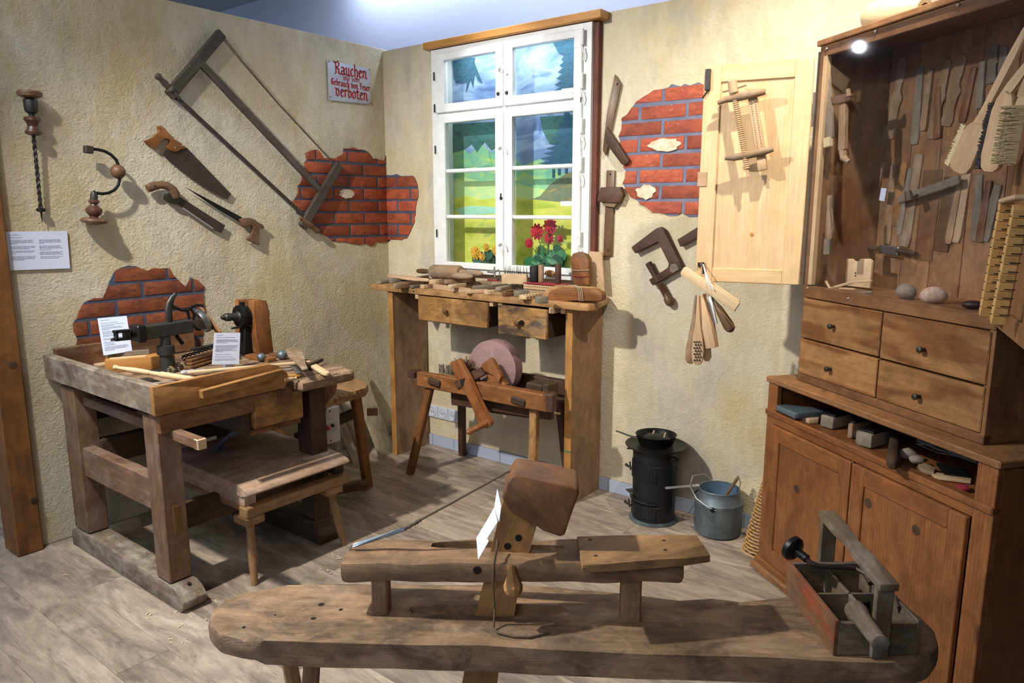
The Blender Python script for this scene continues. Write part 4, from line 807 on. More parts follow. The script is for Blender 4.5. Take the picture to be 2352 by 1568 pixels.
c = OZ(519, 843, ZB); MB().beam(c+V((.0, -.01, .006)), c+V((0, .03, .006)), .02, .03, bev=.002).build('clip', M['tin'], t)
# generic flat shapes lying on a level
PADDLE = [(0, .5), (.05, .85), (.15, 1), (.32, .95), (.42, .6), (.5, .32), (.8, .28), (.95, .34), (1, .2)]
OVAL = [(0, .15), (.04, .55), (.12, .85), (.3, 1), (.7, 1), (.88, .85), (.96, .55), (1, .15)]
BOARD = [(0, 1), (1, 1)]
ROUNDEND = [(0, 1), (.9, 1), (.96, .8), (1, .3)]
SHOE = [(0, .4), (.03, .8), (.15, 1), (.35, .95), (.55, .8), (.75, .9), (.9, .85), (.98, .5), (1, .2)]
BRUSH = [(0, .35), (.03, .7), (.1, .9), (.3, 1), (.42, .85), (.48, .45), (.55, .3), (.75, .28), (.9, .36), (.98, .3), (1, .12)]
HORN = [(0, .1), (.1, .5), (.3, 1), (.55, .9), (.75, .55), (.9, .35), (1, .2)]
def lay(name, m, p0, p1, z, wd, th, prof, label, cat, group=None, bev=.003, dz=0):
    A, B = OZ(*p0, z+th), OZ(*p1, z+th+dz)
    return solo(name, MB().flat(A, B, (0, 0, 1), prof, wd/2, th, bev=bev), m, label, cat, group)
def stick(name, m, p0, p1, z0, z1, r, label, cat, prof=None, n=12, group=None):
    A, B = OZ(*p0, z0), OZ(*p1, z1); return solo(name, MB().lathe(A, B, prof or [(0, r*.8), (.01, r), (.99, r), (1, r*.8)], n), m, label, cat, group)
stick('turned_rod', M['pale'], (260, 843), (500, 880), .925, .86, .01, 'pale turned rod with a round knob end lying across the tray front', 'rod', [(0, .004), (.01, .011), (.03, .012), (.045, .008), (.06, .008), (.2, .013), (.35, .011), (.355, .009), (.45, .011), (.46, .014), (1, .012)], 16)
lay('long_lath', M['pale'], (430, 852), (712, 828), .872, .022, .012, BOARD, 'longest pale lath lying across the workbench below the text card', 'lath')
lay('wooden_lath', M['pale'], (440, 880), (565, 862), .862, .03, .012, BOARD, 'pale lath half hidden behind the orange tray front', 'lath')
lay('rounded_lath', M['pale2'], (560, 858), (640, 846), .862, .05, .012, OVAL, 'rounded pale slat behind the end of the orange tray front', 'slat')
t = thing('drawknife_scraper', 'steel tool with curled pale shaving beside the iron post', 'tool', OZ(440, 850, ZB))
MB().lathe(OZ(415, 857, .865), OZ(470, 850, .865), [(0, .008), (.1, .012), (.5, .014), (.6, .009), (1, .008)], 12).build('handle', M['tin'], t)
def curl(c, r, w_, turns=1.3, m='chip', parent=None):
    mb = MB(); n = 14; P = []
    for i in range(n+1):
        a = turns*2*math.pi*i/n; rr_ = r*(1-.35*i/n); P.append(V(c)+V((0, math.cos(a)*rr_, r+math.sin(a)*rr_)))
    for a, b in zip(P, P[1:]): mb.prism([a, b, b+V((w_, 0, 0)), a+V((w_, 0, 0))], V((0, .0007, .0007)))
    return mb
solo('wood_shaving', curl(OZ(385, 852, .86)+V((.06, -.02, 0)), .016, .02), M['pale'], 'curled pale shaving just left of the steel scraper', 'shaving')
solo('wood_shaving', curl(OZ(412, 852, .86)+V((.02, 0, 0)), .021, .012), M['pale'], 'larger curled shaving standing on the steel scraper', 'shaving')
lay('steel_chisel', M['irong'], (470, 858), (520, 850), .862, .02, .012, BOARD, 'dark chisel blade lying below the text card', 'chisel')
lay('dark_plane_iron', M['irong'], (325, 868), (380, 885), ZB, .06, .012, ROUNDEND, 'flat dark iron in the near tray corner', 'tool')
lay('grey_batten', M['greywood'], (345, 880), (420, 872), .858, .035, .012, OVAL, 'small grey-white slat over the dark iron in the tray corner', 'slat')
lay('flat_board', M['pale2'], (215, 835), (330, 815), ZB, .10, .012, BOARD, 'pale board under the tan box at the tray back', 'board')
for i, (a, b, z) in enumerate((((428, 842), (500, 820), .848), ((430, 833), (500, 812), .862), ((430, 825), (500, 805), .876))):
    lay('brown_strip', M['head'], a, b, z, .05, .012, BOARD, ['lowest brown slat of the stack left of the text card', 'middle brown slat of the stack left of the text card', 'topmost brown slat of the stack left of the text card'][i], 'slat', 'brown slats behind the text card')
A, B = OZ(418, 820, .90), OZ(498, 795, .90); n = 30; mb = MB()
for ph in (0, math.pi): mb.tube([A.lerp(B, i/n)+V((math.sin(i*.9+ph)*.006, 0, math.cos(i*.9+ph)*.006)) for i in range(n+1)], .004, 5)
solo('twist_drill', mb, M['iron'], 'dark twisted drill bit resting on the brown slats', 'drill')
lay('iron_bar', M['irong'], (440, 800), (500, 788), .885, .03, .014, BOARD, 'dark iron bar against the tray back board', 'bar')
for i, (px, py, rad) in enumerate(((600, 820, .022), (648, 815, .026))):
    c = OZ(px, py, .87); solo('round_knob', MB().blob(c, (rad, rad, rad), sub=2), M['zinc'], ['grey round knob left of the motor stand foot', 'grey round knob right of the motor stand foot'][i], 'knob')
lay('dark_block', M['head'], (620, 812), (680, 806), ZB, .05, .022, BOARD, 'dark brown block behind the two grey knobs', 'block')
lay('orange_block', M['grind'], (572, 812), (625, 822), ZB, .05, .02, BOARD, 'orange-brown foot block in front of the motor stand', 'block')
A, B = OZ(700, 845, .90), XP(668, 797, -3.32)
solo('wooden_paddle', MB().flat(B, A, (.7, -.5, .6), [(0, .3), (.04, .7), (.15, 1), (.4, .95), (.6, .75), (.8, .45), (1, .35)], .038, .010, bev=.003), M['beech'], 'pale oval wooden paddle standing up at the right rear of the workbench', 'paddle')
lay('chamfered_stick', M['pale'], (712, 832), (752, 856), .852, .036, .014, ROUNDEND, 'short pale half-round stick near the free bench corner', 'stick')
lay('dark_chisel', M['darkwood'], (700, 838), (742, 822), .86, .02, .016, HORN, 'dark-handled chisel pointing to the bench corner', 'chisel')
lay('plane_blade', M['steel'], (670, 833), (688, 855), .86, .03, .008, BOARD, 'bright steel plane blade lying on a grey board', 'blade')
lay('grey_board_scrap', M['greywood'], (620, 848), (700, 842), ZB, .05, .012, HORN, 'grey wood scrap under the plane blade', 'scrap')
lay('orange_scrap', M['lintel'], (640, 862), (692, 858), ZB, .035, .012, ROUNDEND, 'small orange-brown rounded scrap right of the tray front', 'scrap')
stick('spindle_offcut', M['pale2'], (655, 872), (680, 868), .856, .856, .008, 'tiny turned spindle offcut at the tray front end', 'offcut', [(0, .008), (.7, .008), (.75, .005), (.9, .006), (1, .009)])

# ================================================================== WORK TABLE UNDER THE WINDOW
ZT = 1.128
t = thing('work_table', 'tall narrow board-sided table with two hanging drawers under the window', 'table', (-2.8, 3.35, 0))
q = [V((-3.655, 3.20, ZT)), V((-3.60, 3.185, ZT)), V((-2.02, 3.165, ZT)), V((-1.975, 3.175, ZT)), V((-1.955, 3.22, ZT)), V((-2.05, 3.515, ZT)), V((-3.62, 3.515, ZT))]
MB().prism(q, (0, 0, -.036), bev=.005, u=(1, 0, 0), wob=.0025).build('table_top', M['desk'], t)
for x0, x1 in ((-3.50, -3.458), (-2.13, -2.088)):
    MB().bx(x0, x1, 3.212, 3.512, 0, 1.092, g='z', bev=.002, cut=8, wob=.0015).build('side_panel', M['deskleg'], t)
    MB().bx(x0-.001, x1+.001, 3.205, 3.213, 0, 1.092, g='z', bev=.001).build('edge_strip', M['deskedge'], t)
MB().bx(-2.1305, -2.0875, 3.2035, 3.206, .303, .31, bev=0).build('green_mark', M['green'], t)
def drawer(x0, x1, z0, z1, m, kx, kz, yf=3.175):
    d = MB().bx(x0, x1, yf, yf+.022, z0, z1, bev=.005, cut=8, wob=.002).build('drawer', m, t)
    MB().bx(x0+.004, x0+.018, yf+.022, 3.50, z0+.004, z1-.006, g='y').bx(x1-.018, x1-.004, yf+.022, 3.50, z0+.004, z1-.006, g='y').bx(x0+.01, x1-.01, yf+.02, 3.5, z0+.002, z0+.012, g='y').bx(x0+.018, x1-.018, 3.48, 3.5, z0+.01, z1-.01).build('drawer_box', M['darkwood'], d)
    c = V((kx, yf, kz)); MB().lathe(c+V((0, .002, 0)), c-V((0, .035, 0)), [(0, .009), (.3, .007), (.5, .012), (.8, .016), (1, .01)], 16).build('knob', M['turned2'], d)
    return d
drawer(-3.20, -2.645, .935, 1.085, M['drawer1'], -2.955, 1.01)
d2 = drawer(-2.55, -2.215, .918, 1.082, M['drawer2'], -2.40, .995, 3.15)
c = V((-2.375, 3.15, 1.0)); MB().lathe(c+V((0, .002, 0)), c-V((0, .02, 0)), [(0, .01), (.5, .014), (1, .011)], 14).build('lock', M['iron'], d2)
for x, y in ((-3.225, 3.19), (-2.63, 3.19), (-2.565, 3.19), (-2.195, 3.16), (-2.14, 3.19)):
    MB().bx(x-.014, x+.014, y, 3.5, 1.062, 1.093, g='y', bev=.002).build('runner', M['pale2'], t)
for x in (-3.24, -2.985, -2.60): c = V((x, 3.184, 1.11)); MB().lathe(c, c-V((0, .006, 0)), [(0, .006), (1, .005)], 8).build('nail_hole', M['hole'], t)
MB().bx(-3.458, -2.13, 3.495, 3.512, 1.0, 1.092, bev=.002).build('back_rail', M['darkwood'], t)
# triple socket
t = thing('triple_socket', 'white triple wall socket low behind the grinding bench', 'socket', (-3.33, YW, .24))
for i in range(3):
    x0 = -3.468+i*.0945; o = MB().bx(x0, x0+.092, YW-.012, YW, .198, .284, bev=.003).build('socket_plate', M['plasticw'], t); c = V((x0+.046, YW-.012, .241))
    MB().lathe(c+V((0, .0, 0)), c-V((0, .004, 0)), [(0, .034), (.8, .034), (1, .03), (.9, .028), (.2, .026), (.15, .002)], 24).build('socket_ring', M['plasticw'], o)
    for dx in (-.0095, .0095): MB().lathe(c+V((dx, -.0005, 0)), c+V((dx, -.003, 0)), [(0, .003), (1, .003)], 8).build('pin_hole', M['hole'], o)

# ================================================================== GRINDING BENCH UNDER THE TABLE
t = thing('grindstone_bench', 'treadle-less grinding bench with round pink stone and wooden hand crank under the table', 'grinder', (-2.85, 3.2, 0))
R0, R1 = OZ(962, 852, .52), OZ(1272, 912, .52)                         # front beam
def on(px, py, y): return PL(px, py, (0, 1, 0), y)
YF = 3.02
a, b = on(963, 870, YF), on(1274, 926, YF)
MB().beam(on(963, 869, YF), on(1125, 898, YF), .05, .088, bev=.006, cut=6, wob=.0015).build('front_beam', M['grind'], t)
MB().beam(on(1112, 897, YF), on(1262, 925, YF), .06, .095, bev=.007, cut=6, wob=.0015).build('front_beam', M['grind'], t)
MB().beam(on(1250, 922, YF+.0), on(1276, 924, YF+.02), .07, .10, bev=.008).build('beam_end', M['grindark'], t)
MB().beam(on(1040, 905, YF+.06), on(1268, 938, YF+.06), .04, .12, bev=.004).build('trough', M['grindark'], t)
MB().prism([on(x, y, YF+.10) for x, y in ((1036, 893), (1250, 935), (1248, 955), (1210, 960), (1130, 948), (1050, 925), (1038, 910))], (0, .10, 0), bev=.004).build('trough_block', M['grindark'], t)
MB().beam(on(1180, 872, YF+.30), on(1303, 893, YF+.30), .05, .095, bev=.006).build('rear_beam', M['grindark'], t)
MB().beam(on(1030, 852, YF+.30), on(1110, 870, YF+.30), .05, .08, bev=.006).build('rear_beam', M['grindark'], t)
for p in ((1006, 873), (1199, 916)): c = on(*p, YF); MB().beam(c+V((-.045, -.03, 0)), c+V((.045, -.028, -.012)), .03, .038, bev=.006).build('tenon_end', M['darkwood'], t)
for x, y, e_ in ((1215, 905, .34), (985, 850, .08)):
    c = on(x, y, YF+.16); MB().bx(c.x-.03, c.x+.03, YF, YF+e_, c.z-.02, c.z+.02, g='y', bev=.004).build('cross_piece', M['grindark'], t)
c = on(1240, 890, YF+.10); MB().bx(c.x-.06, c.x+.05, YF+.05, YF+.16, c.z-.04, c.z+.03, bev=.006).build('bearing_block', M['darkwood'], t)
c = on(1265, 892, YF+.08); MB().bx(c.x-.02, c.x+.015, YF+.03, YF+.13, c.z-.05, c.z+.03, bev=.004).build('bearing_peg', M['darkwood'], t)
# stone: lies in a vertical plane turned a little
sc = on(1138, 842, YF+.13); ax = V((-.12, 1, 0)).normalized()
MB().lathe(sc-ax*.04, sc+ax*.04, [(0, .005), (.001, .150), (.04, .156), (.96, .156), (1, .150), (1.0, .005)], 56).build('grindstone', M['stone'], t)
MB().lathe(sc-ax*.12, sc+ax*.14, [(0, .014), (1, .014)], 12).build('axle', M['grindark'], t)
MB().beam(sc-ax*.12+V((0, 0, 0)), on(1050, 884, YF-.02), .04, .05, bev=.004).build('axle_arm', M['grindark'], t)
MB().prism([on(x, y, YF+.01) for x, y in ((1105, 838), (1124, 822), (1131, 827), (1150, 865), (1145, 880), (1132, 860), (1108, 850))], (0, .03, 0), bev=.003).build('shaft_bracket', M['grind'], t)
MB().prism([on(x, y, YF+.03) for x, y in ((1118, 850), (1130, 855), (1135, 868), (1150, 870), (1160, 884), (1158, 902), (1117, 895))], (0, .04, 0), bev=.003).build('shaft_support', M['grind'], t)
YK = YF-.07
q = [(1032, 833), (1052, 824), (1078, 870), (1100, 925), (1125, 968), (1126, 976), (1118, 985), (1100, 975), (1095, 965), (1082, 925), (1058, 885), (1040, 855)]
MB().prism([on(x, y, YK) for x, y in q], (0, .035, 0), bev=.004, wob=.001).build('crank', M['crank'], t)
MB().prism([on(x, y, YK-.002) for x, y in ((1055, 872), (1068, 868), (1064, 886), (1060, 890))], (0, .003, 0)).build('slot', M['hole'], t)
MB().lathe(on(1120, 970, YK+.01), on(1072, 994, YK-.12), [(0, .017), (.1, .020), (.5, .017), (.52, .019), (.6, .016), (.9, .018), (1, .01)], 16).build('crank_handle', M['crank'], t)
def gleg(top, bot, yt, yb, m):
    A, B = on(*top, yt), on(*bot, yb)
    B = A+(B-A)*(A.z/(A.z-B.z)); MB().beam(A, B, .045, .042, w=(0, 1, 0), bev=.006, cut=7, wob=.0025).build('leg', m, t)
gleg((990, 880), (942, 1088), YF+.02, 3.01, M['grind']); gleg((1060, 905), (1062, 1030), YF+.32, 3.46, M['grindark']); gleg((1228, 930), (1224, 1078), YF+.03, 3.03, M['desk'])
A = on(1285, 920, YF+.32); MB().beam(A, V((-2.22, 3.40, 0)), .045, .04, w=(0, 1, 0), bev=.006).build('leg', M['grindark'], t)
MB().beam(on(1230, 940, YF+.2), on(1286, 950, YF+.2), .02, .006, bev=0).build('pale_slip', M['pale'], t)
t2 = thing('dark_brush', 'short dark-bristled scrubbing brush lying on the left end of the grinding bench', 'brush', on(1030, 860, YF+.08))
c = on(1030, 856, YF+.08)
MB().flat(c+V((-.07, 0, .0)), c+V((.10, 0, -.01)), (0, 0, 1), OVAL, .026, .018).build('back', M['beech'], t2)
mb = MB(); r = random.Random(2)
for i in range(60): x = -.06+.14*r.random(); y = r.uniform(-.02, .02); mb.tube([c+V((x, y, -.004)), c+V((x+r.uniform(-.012, .012), y+r.uniform(-.01, .01), .045))], [.004, .002], 4)
mb.build('bristles', M['greywood'], t2)['kind'] = 'stuff'
c = on(1068, 846, YF+.06); r = random.Random(4); mb = MB()
for i in range(240):
    d = V((r.gauss(0, 1), r.gauss(0, .6), abs(r.gauss(.3, .8)))).normalized(); o_ = c+V((r.uniform(-.02, .02), 0, -.055+r.uniform(0, .04))); mb.tube([o_, o_+d*r.uniform(.05, .09)+V((.01, 0, .015))], [.004, .002], 4)
solo('fibre_brush', mb, M['bristb'], 'round brown fibre brush beside the grindstone, behind the crank', 'brush')

# ================================================================== GOODS ON THE TABLE
ZD = ZT+.001
def tl(name, m, p0, p1, lift_, wd, th, prof, label, cat, group=None, tilt=0):
    if th > .009: th *= 1.45
    return lay(name, m, p0, p1, ZD+lift_, wd, th, prof, label, cat, group, dz=tilt)
tl('brush_blank', M['pale2'], (890, 630), (985, 640), .048, .055, .012, HORN, 'long pale pointed blank, highest at the left end of the table', 'blank')
tl('brush_blank', M['greywood'], (895, 640), (945, 634), .028, .06, .018, OVAL, 'dark edged oval blank under the long pale one at the left end', 'blank')
tl('hanger_block', M['beech'], (905, 652), (985, 638), .0, .085, .022, HORN, 'grey-brown tapered blank with a finger hole at the left table end', 'blank')
c = OZ(949, 632, ZD+.024)+V((0, -.02, 0)); 
tl('small_scrap', M['greywood'], (868, 645), (900, 641), .0, .05, .014, ROUNDEND, 'small grey scrap at the extreme left corner of the table', 'scrap')
tl('wedge_scrap', M['pale'], (985, 642), (1020, 640), .018, .05, .02, HORN, 'light wedge-shaped scrap left of the rolling pin', 'scrap')
tl('square_scrap', M['greywood'], (945, 655), (972, 652), .0, .03, .012, BOARD, 'grey square scrap at the front table edge', 'scrap')
tl('block_scrap', M['pale2'], (969, 654), (998, 651), .0, .035, .016, BOARD, 'small tan block at the front edge beside the long brush back', 'scrap')
tl('brush_blank', M['pale2'], (997, 652), (1082, 662), .0, .045, .02, PADDLE, 'long tan brush back with slim handle at the front edge', 'blank')
tl('brush_blank', M['beech'], (1020, 642), (1105, 636), .022, .07, .018, OVAL, 'oval grey-brown brush back under the domed block', 'blank')
c = on(1062, 634, 3.31)
solo('domed_block', MB().blob(c, (.085, .03, .022), sub=3), M['beech'], 'domed oval wooden block in front of the rolling pin', 'block')
tl('wooden_ruler', M['grind'], (1072, 652), (1175, 654), .02, .02, .008, BOARD, 'thin brown stick lying across the blanks in the middle', 'stick')
tl('brush_blank', M['pale2'], (1070, 666), (1120, 664), .0, .035, .014, BOARD, 'plain pale slat at the front edge in the middle of the table', 'blank')
tl('brush_blank', M['pale'], (1113, 667), (1160, 664), .0, .045, .016, SHOE, 'rounded pale slat right of the plain one at the front edge', 'blank')
tl('brush_blank', M['greywood'], (1085, 656), (1158, 652), .012, .05, .014, HORN, 'flat grey tapered blank under the thin brown stick', 'blank')
tl('brush_blank', M['greywood'], (1143, 660), (1195, 650), .018, .05, .014, SHOE, 'pale grey slipper-shaped blank left of the bristle block', 'blank')
tl('brush_blank', M['pale'], (1150, 658), (1212, 646), .008, .06, .010, HORN, 'light leaf-shaped blank in front of the pale standing board', 'blank')
tl('brush_blank', M['pale2'], (1085, 634), (1130, 632), .02, .045, .016, PADDLE, 'small tan paddle blank behind the domed block', 'blank')
tl('brown_block', M['head'], (1157, 672), (1180, 670), .0, .03, .014, BOARD, 'small dark brown block at the front edge', 'block')
def bored(name, p0, p1, lift_, wd, th, prof, label, m, nx, ny, side=False):
    A, B = OZ(*p0, ZD+lift_+th), OZ(*p1, ZD+lift_+th); t = thing(name, label, 'brush', (A+B)/2, 'bored brush backs')
    MB().flat(A, B, (0, 0, 1), prof, wd/2, th, bev=.003).build('back', m, t); u = (B-A); v = V((-u.y, u.x, 0)).normalized(); mb = MB()
    for i in range(nx):
        for j in range(ny):
            p = A+u*(.1+.8*i/(nx-1))+v*wd*(-.34+.68*(j/(ny-1) if ny > 1 else .5)); mb.lathe(p-V((0, 0, .002)), p+V((0, 0, .0012)), [(0, .0035), (1, .0035)], 6)
            if side and j == 0: p = p-V((0, 0, th*.5))-v*wd*.17; mb.lathe(p, p-V((0, .006, 0)), [(0, .0035), (1, .0035)], 6)
    o = mb.build('bored_holes', M['hole'], t); o['kind'] = 'stuff'; return t
bored('bored_brush_back', (1182, 668), (1268, 660), .0, .09, .03, OVAL, 'grey oval brush back bored with rows of holes, middle right front', M['greywood'], 12, 4)
bored('bored_brush_back', (1198, 678), (1250, 671), .0, .06, .022, SHOE, 'small pale shoe-shaped brush back with a row of dark holes', M['pale'], 7, 3, True)
tl('grey_end_block', M['greywood'], (1232, 681), (1256, 680), .0, .05, .024, BOARD, 'grey square-ended block left of the tied bundle', 'block')
# rolling pin
A, B = on(958, 622, 3.40), on(1108, 628, 3.37)
t = thing('rolling_pin', 'thick wooden rolling pin lying at the back of the table under the left sash', 'rolling pin', (A+B)/2)
MB().lathe(A, B, [(.24, .01), (.25, .038), (.28, .045), (.66, .045), (.69, .038), (.70, .01)], 30).build('barrel', M['beech'], t)
MB().lathe(A, B, [(0, .008), (.02, .014), (.1, .017), (.2, .012), (.25, .016)], 18).build('handle', M['turned2'], t)
MB().lathe(A, B, [(.69, .02), (.76, .020), (.78, .014), (.80, .016), (.95, .017), (.98, .013), (1, .006)], 18).build('handle', M['beech'], t)
tl('wooden_scoop', M['greywood'], (992, 594), (1030, 616), .09, .06, .012, SHOE, 'grey wooden scoop propped up behind the rolling pin', 'scoop')
tl('leaning_slat', M['beech'], (1012, 594), (1035, 614), .10, .03, .012, BOARD, 'short slat leaning against the window behind the rolling pin', 'slat')
# small pale board, bristle block, red stand with plugs
mb = MB().prism([on(x, y, 3.36) for x, y in ((1152, 628), (1209, 630), (1210, 653), (1152, 651))], (0, .018, 0), bev=.001)
solo('small_board', mb, M['pale'], 'small pale board standing upright below the window mullion', 'board')
mb = MB(); r = random.Random(5)
for i in range(22):
    p = on(1158+(i % 11)*5+r.uniform(-2, 2), 634, 3.40+.02*(i//11)); h_ = r.uniform(.02, .07); mb.tube([p, p+V((r.uniform(-.006, .006), 0, h_))], [.0028, .0008], 4)
p0_ = on(1158, 640, 3.42); p1_ = on(1212, 642, 3.42); mb.beam(p0_, p1_, .03, .02)
solo('bristle_comb', mb, M['iron'], 'row of upright black bristles behind the small pale board', 'brush')
t = thing('red_felt_stand', 'flat red felt pad on a block carrying plugs, right of the small board', 'stand', on(1250, 650, 3.36))
A, B = on(1214, 658, 3.32), on(1290, 666, 3.32); A.z = B.z = ZD+.018
MB().beam(A, B, .09, .034, bev=.003).build('block', M['beech'], t)
A2, B2 = A+V((-.01, .01, .052)), B+V((.012, .01, .052)); MB().beam(A2, B2, .11, .005).build('felt_pad', M['rubberred'], t)
t = thing('bored_brush_back', 'straight pale brush back with fine holes directly under the red felt pad', 'brush', A+V((0, 0, .018)), 'bored brush backs')
A3, B3 = A+V((0, 0, .033)), B+V((0, 0, .033)); MB().beam(A3, B3, .10, .026, bev=.003).build('back', M['pale2'], t); mb = MB()
for i in range(15):
    p = A3.lerp(B3, .05+.9*i/14)+V((0, -.0505, .004)); mb.lathe(p+V((0, .002, 0)), p-V((0, .001, 0)), [(0, .0028), (1, .0028)], 6)
mb.build('bored_holes', M['hole'], t)['kind'] = 'stuff'
def plug(name, px, py0, py1, r_, m, label):
    A = on(px, py0, 3.345); A.z = ZD+.074; B = on(px, py1, 3.345); return solo(name, MB().lathe(A, B, [(0, r_*.9), (.05, r_), (.95, r_*1.02), (1, r_*.9)], 18), m, label, 'plug')
plug('black_reel', 1227, 633, 611, .025, M['brist'], 'black thread reel on the red felt pad')
plug('wooden_plug', 1243, 634, 608, .016, M['beech'], 'grey-brown wooden plug next to the black reel')
plug('wooden_plug', 1282, 634, 605, .017, M['grindark'], 'taller reddish plug at the right end of the red felt pad')
solo('dried_leaf', MB().blob(on(1262, 627, 3.42), (.035, .01, .02), wob=.006), M['orange'], 'small brown curled leaf between the two wooden plugs', 'leaf')
# bundles
t = thing('tied_blank_bundle', 'upright bundle of tall brown blanks tied with cord, right rear of the table', 'bundle', on(1330, 655, 3.42))
YB = 3.42
MB().prism([on(x, y, YB) for x, y in ((1309, 592), (1316, 582), (1330, 578), (1342, 582), (1349, 590), (1352, 652), (1315, 652))], (0, .03, 0), bev=.004).build('blank', M['head'], t)
MB().prism([on(x, y, YB-.025) for x, y in ((1313, 600), (1320, 590), (1348, 592), (1352, 600), (1352, 655), (1318, 655))], (0, .024, 0), bev=.004).build('blank', M['grind'], t)
for y in (620, 634): MB().tube([on(1312, y, YB-.03), on(1330, y+1, YB-.032), on(1353, y, YB-.03), on(1355, y-2, YB+.02)], .0022, 6).build('cord', M['string'] if y < 630 else M['rubberred'], t)
mb = MB().prism([on(x, y, 3.46) for x, y in ((1353, 577), (1382, 579), (1388, 668), (1354, 664))], (0, .012, 0), bev=.001)
solo('upright_board', mb, M['pale2'], 'tall smooth pale board standing at the right back corner of the table', 'board')
t = thing('tied_shoe_blanks', 'pair of thick curved brown blanks tied with grey cord on the right front corner', 'bundle', OZ(1320, 690, ZD))
A, B = on(1262, 672, 3.22), on(1386, 668, 3.30)
for k, dy in enumerate((0, .05)):
    P = [(1250, 690), (1262, 668), (1285, 660), (1330, 662), (1368, 664), (1382, 674), (1384, 688), (1372, 693), (1340, 690), (1320, 690), (1290, 694), (1272, 688), (1262, 692)]
    MB().prism([on(x-(9*k), y-(5*k), 3.20+dy) for x, y in P], (0, .045, 0), bev=.007, wob=.002).build('blank', M['grind'] if k == 0 else M['desk'], t)
for dx in (-4, 0, 4): MB().tube([on(1335+dx, 691, 3.196), on(1334+dx, 675, 3.190), on(1331+dx, 661, 3.195), on(1318+dx, 655, 3.29), on(1300+dx, 656, 3.31)], .0024, 6).build('cord', M['string'], t)
t = thing('brass_fitting', 'tiny twisted brass fitting lying on the sill left of the small board', 'fitting', on(1136, 640, 3.42))
MB().tube([on(1136, 612, 3.42), on(1135, 622, 3.42), on(1137, 636, 3.42)], [.004, .007, .005], 8).tube([on(1120, 624, 3.43), on(1134, 626, 3.42), on(1146, 620, 3.42)], .005, 8).build('body', M['brass'], t)
tl('red_tube', M['rubberred'], (1122, 640), (1150, 642), .02, .03, .02, ROUNDEND, 'short dull red tube lying left of the small pale board', 'tube')
for i, (a, b, wd, pr, m, lb) in enumerate((((935, 640), (990, 630), .04, HORN, 'beech', 'slim brown horn-shaped blank behind the tapered block'), ((925, 622), (962, 628), .035, SHOE, 'turned2', 'brown tapered handle end pointing left behind the rolling pin'), ((1105, 628), (1140, 634), .03, BOARD, 'greywood', 'grey flat strip right of the rolling pin handle'), ((1030, 654), (1070, 650), .04, OVAL, 'pale', 'light oval offcut between the front blanks'), ((1180, 640), (1215, 648), .03, SHOE, 'pale2', 'small blank leaning on the pale board foot'), ((1100, 645), (1160, 646), .05, PADDLE, 'beech', 'dusty paddle blank behind the thin brown stick'))):
    tl('brush_blank', M[m], a, b, .025, wd, .014, pr, lb, 'blank')

# ================================================================== TOOLS ON THE WINDOW WALL
Yn = V((0, -1, 0))
def wq(name, m, pix, off, th, parent, bev=.002): return MB().prism([WW(x, y, off) for x, y in pix], -Yn*th, bev=bev).build(name, m, parent)
t = thing('sliding_bevel', 'wooden two-piece angle gauge hanging right of the window', 'gauge', WW(1410, 270))
wq('blade', M['turned2'], [(1412, 170), (1426, 193), (1397, 330), (1391, 358), (1384, 345), (1388, 310), (1394, 260)], .02, .008, t)
wq('stock', M['grindark'], [(1393, 291), (1444, 368), (1440, 376), (1428, 378), (1392, 330), (1390, 312)], .035, .022, t)
c = WW(1418, 193, .021); MB().lathe(c+V((0, .002, 0)), c+V((0, -.001, 0)), [(0, .005), (1, .005)], 8).build('hang_hole', M['hole'], t)
t = thing('marking_square', 'wooden cross-shaped marking square hanging below the angle gauge', 'square', WW(1402, 490))
wq('blade', M['turned2'], [(1393, 391), (1412, 391), (1405, 588), (1385, 590)], .016, .01, t)
wq('crosshead', M['grindark'], [(1379, 430), (1424, 429), (1431, 447), (1423, 466), (1372, 464), (1372, 453)], .05, .034, t, .004)
wq('fence', M['beech'], [(1382, 464), (1416, 466), (1410, 476), (1386, 473)], .035, .02, t)
for q in ((1402, 400), (1397, 575)): c = WW(*q, .017); MB().lathe(c+V((0, .002, 0)), c+V((0, -.001, 0)), [(0, .005), (1, .005)], 8).build('hang_hole', M['hole'], t)
t = thing('screw_clamp', 'square dark wooden clamp frame with screw, hanging below the red bricks', 'clamp', WW(1510, 600))
wq('frame', M['grindark'], [(1449, 568), (1507, 524), (1517, 521), (1525, 528), (1540, 560), (1563, 606), (1568, 615), (1498, 656), (1490, 642), (1535, 616), (1538, 605), (1512, 552), (1458, 582)], .045, .034, t, .004)
A, B = WW(1489, 603, .03), WW(1543, 702, .03)
MB().lathe(A, B, [(0, .012), (.01, .018), (.2, .017), (.45, .016)], 14).build('screw_stub', M['grindark'], t)
MB().lathe(A, B, [(.5, .014)]+[(.5+.012*i, .015+.003*(i % 2)) for i in range(1, 20)]+[(.78, .016), (.84, .024), (.93, .024), (.98, .016), (1, .006)], 16).build('screw_handle', M['turned2'], t)
wq('repair_patch', M['greywood'], [(1540, 607), (1552, 605), (1560, 618), (1545, 627), (1538, 622)], .0465, .002, t, 0)
t = thing('wall_block', 'dark wooden bar fixed to the wall, partly behind the open pine door', 'bar', WW(1600, 540))
wq('bar', M['grindark'], [(1555, 550), (1614, 514), (1640, 500), (1645, 522), (1562, 567)], .04, .032, t, .003)
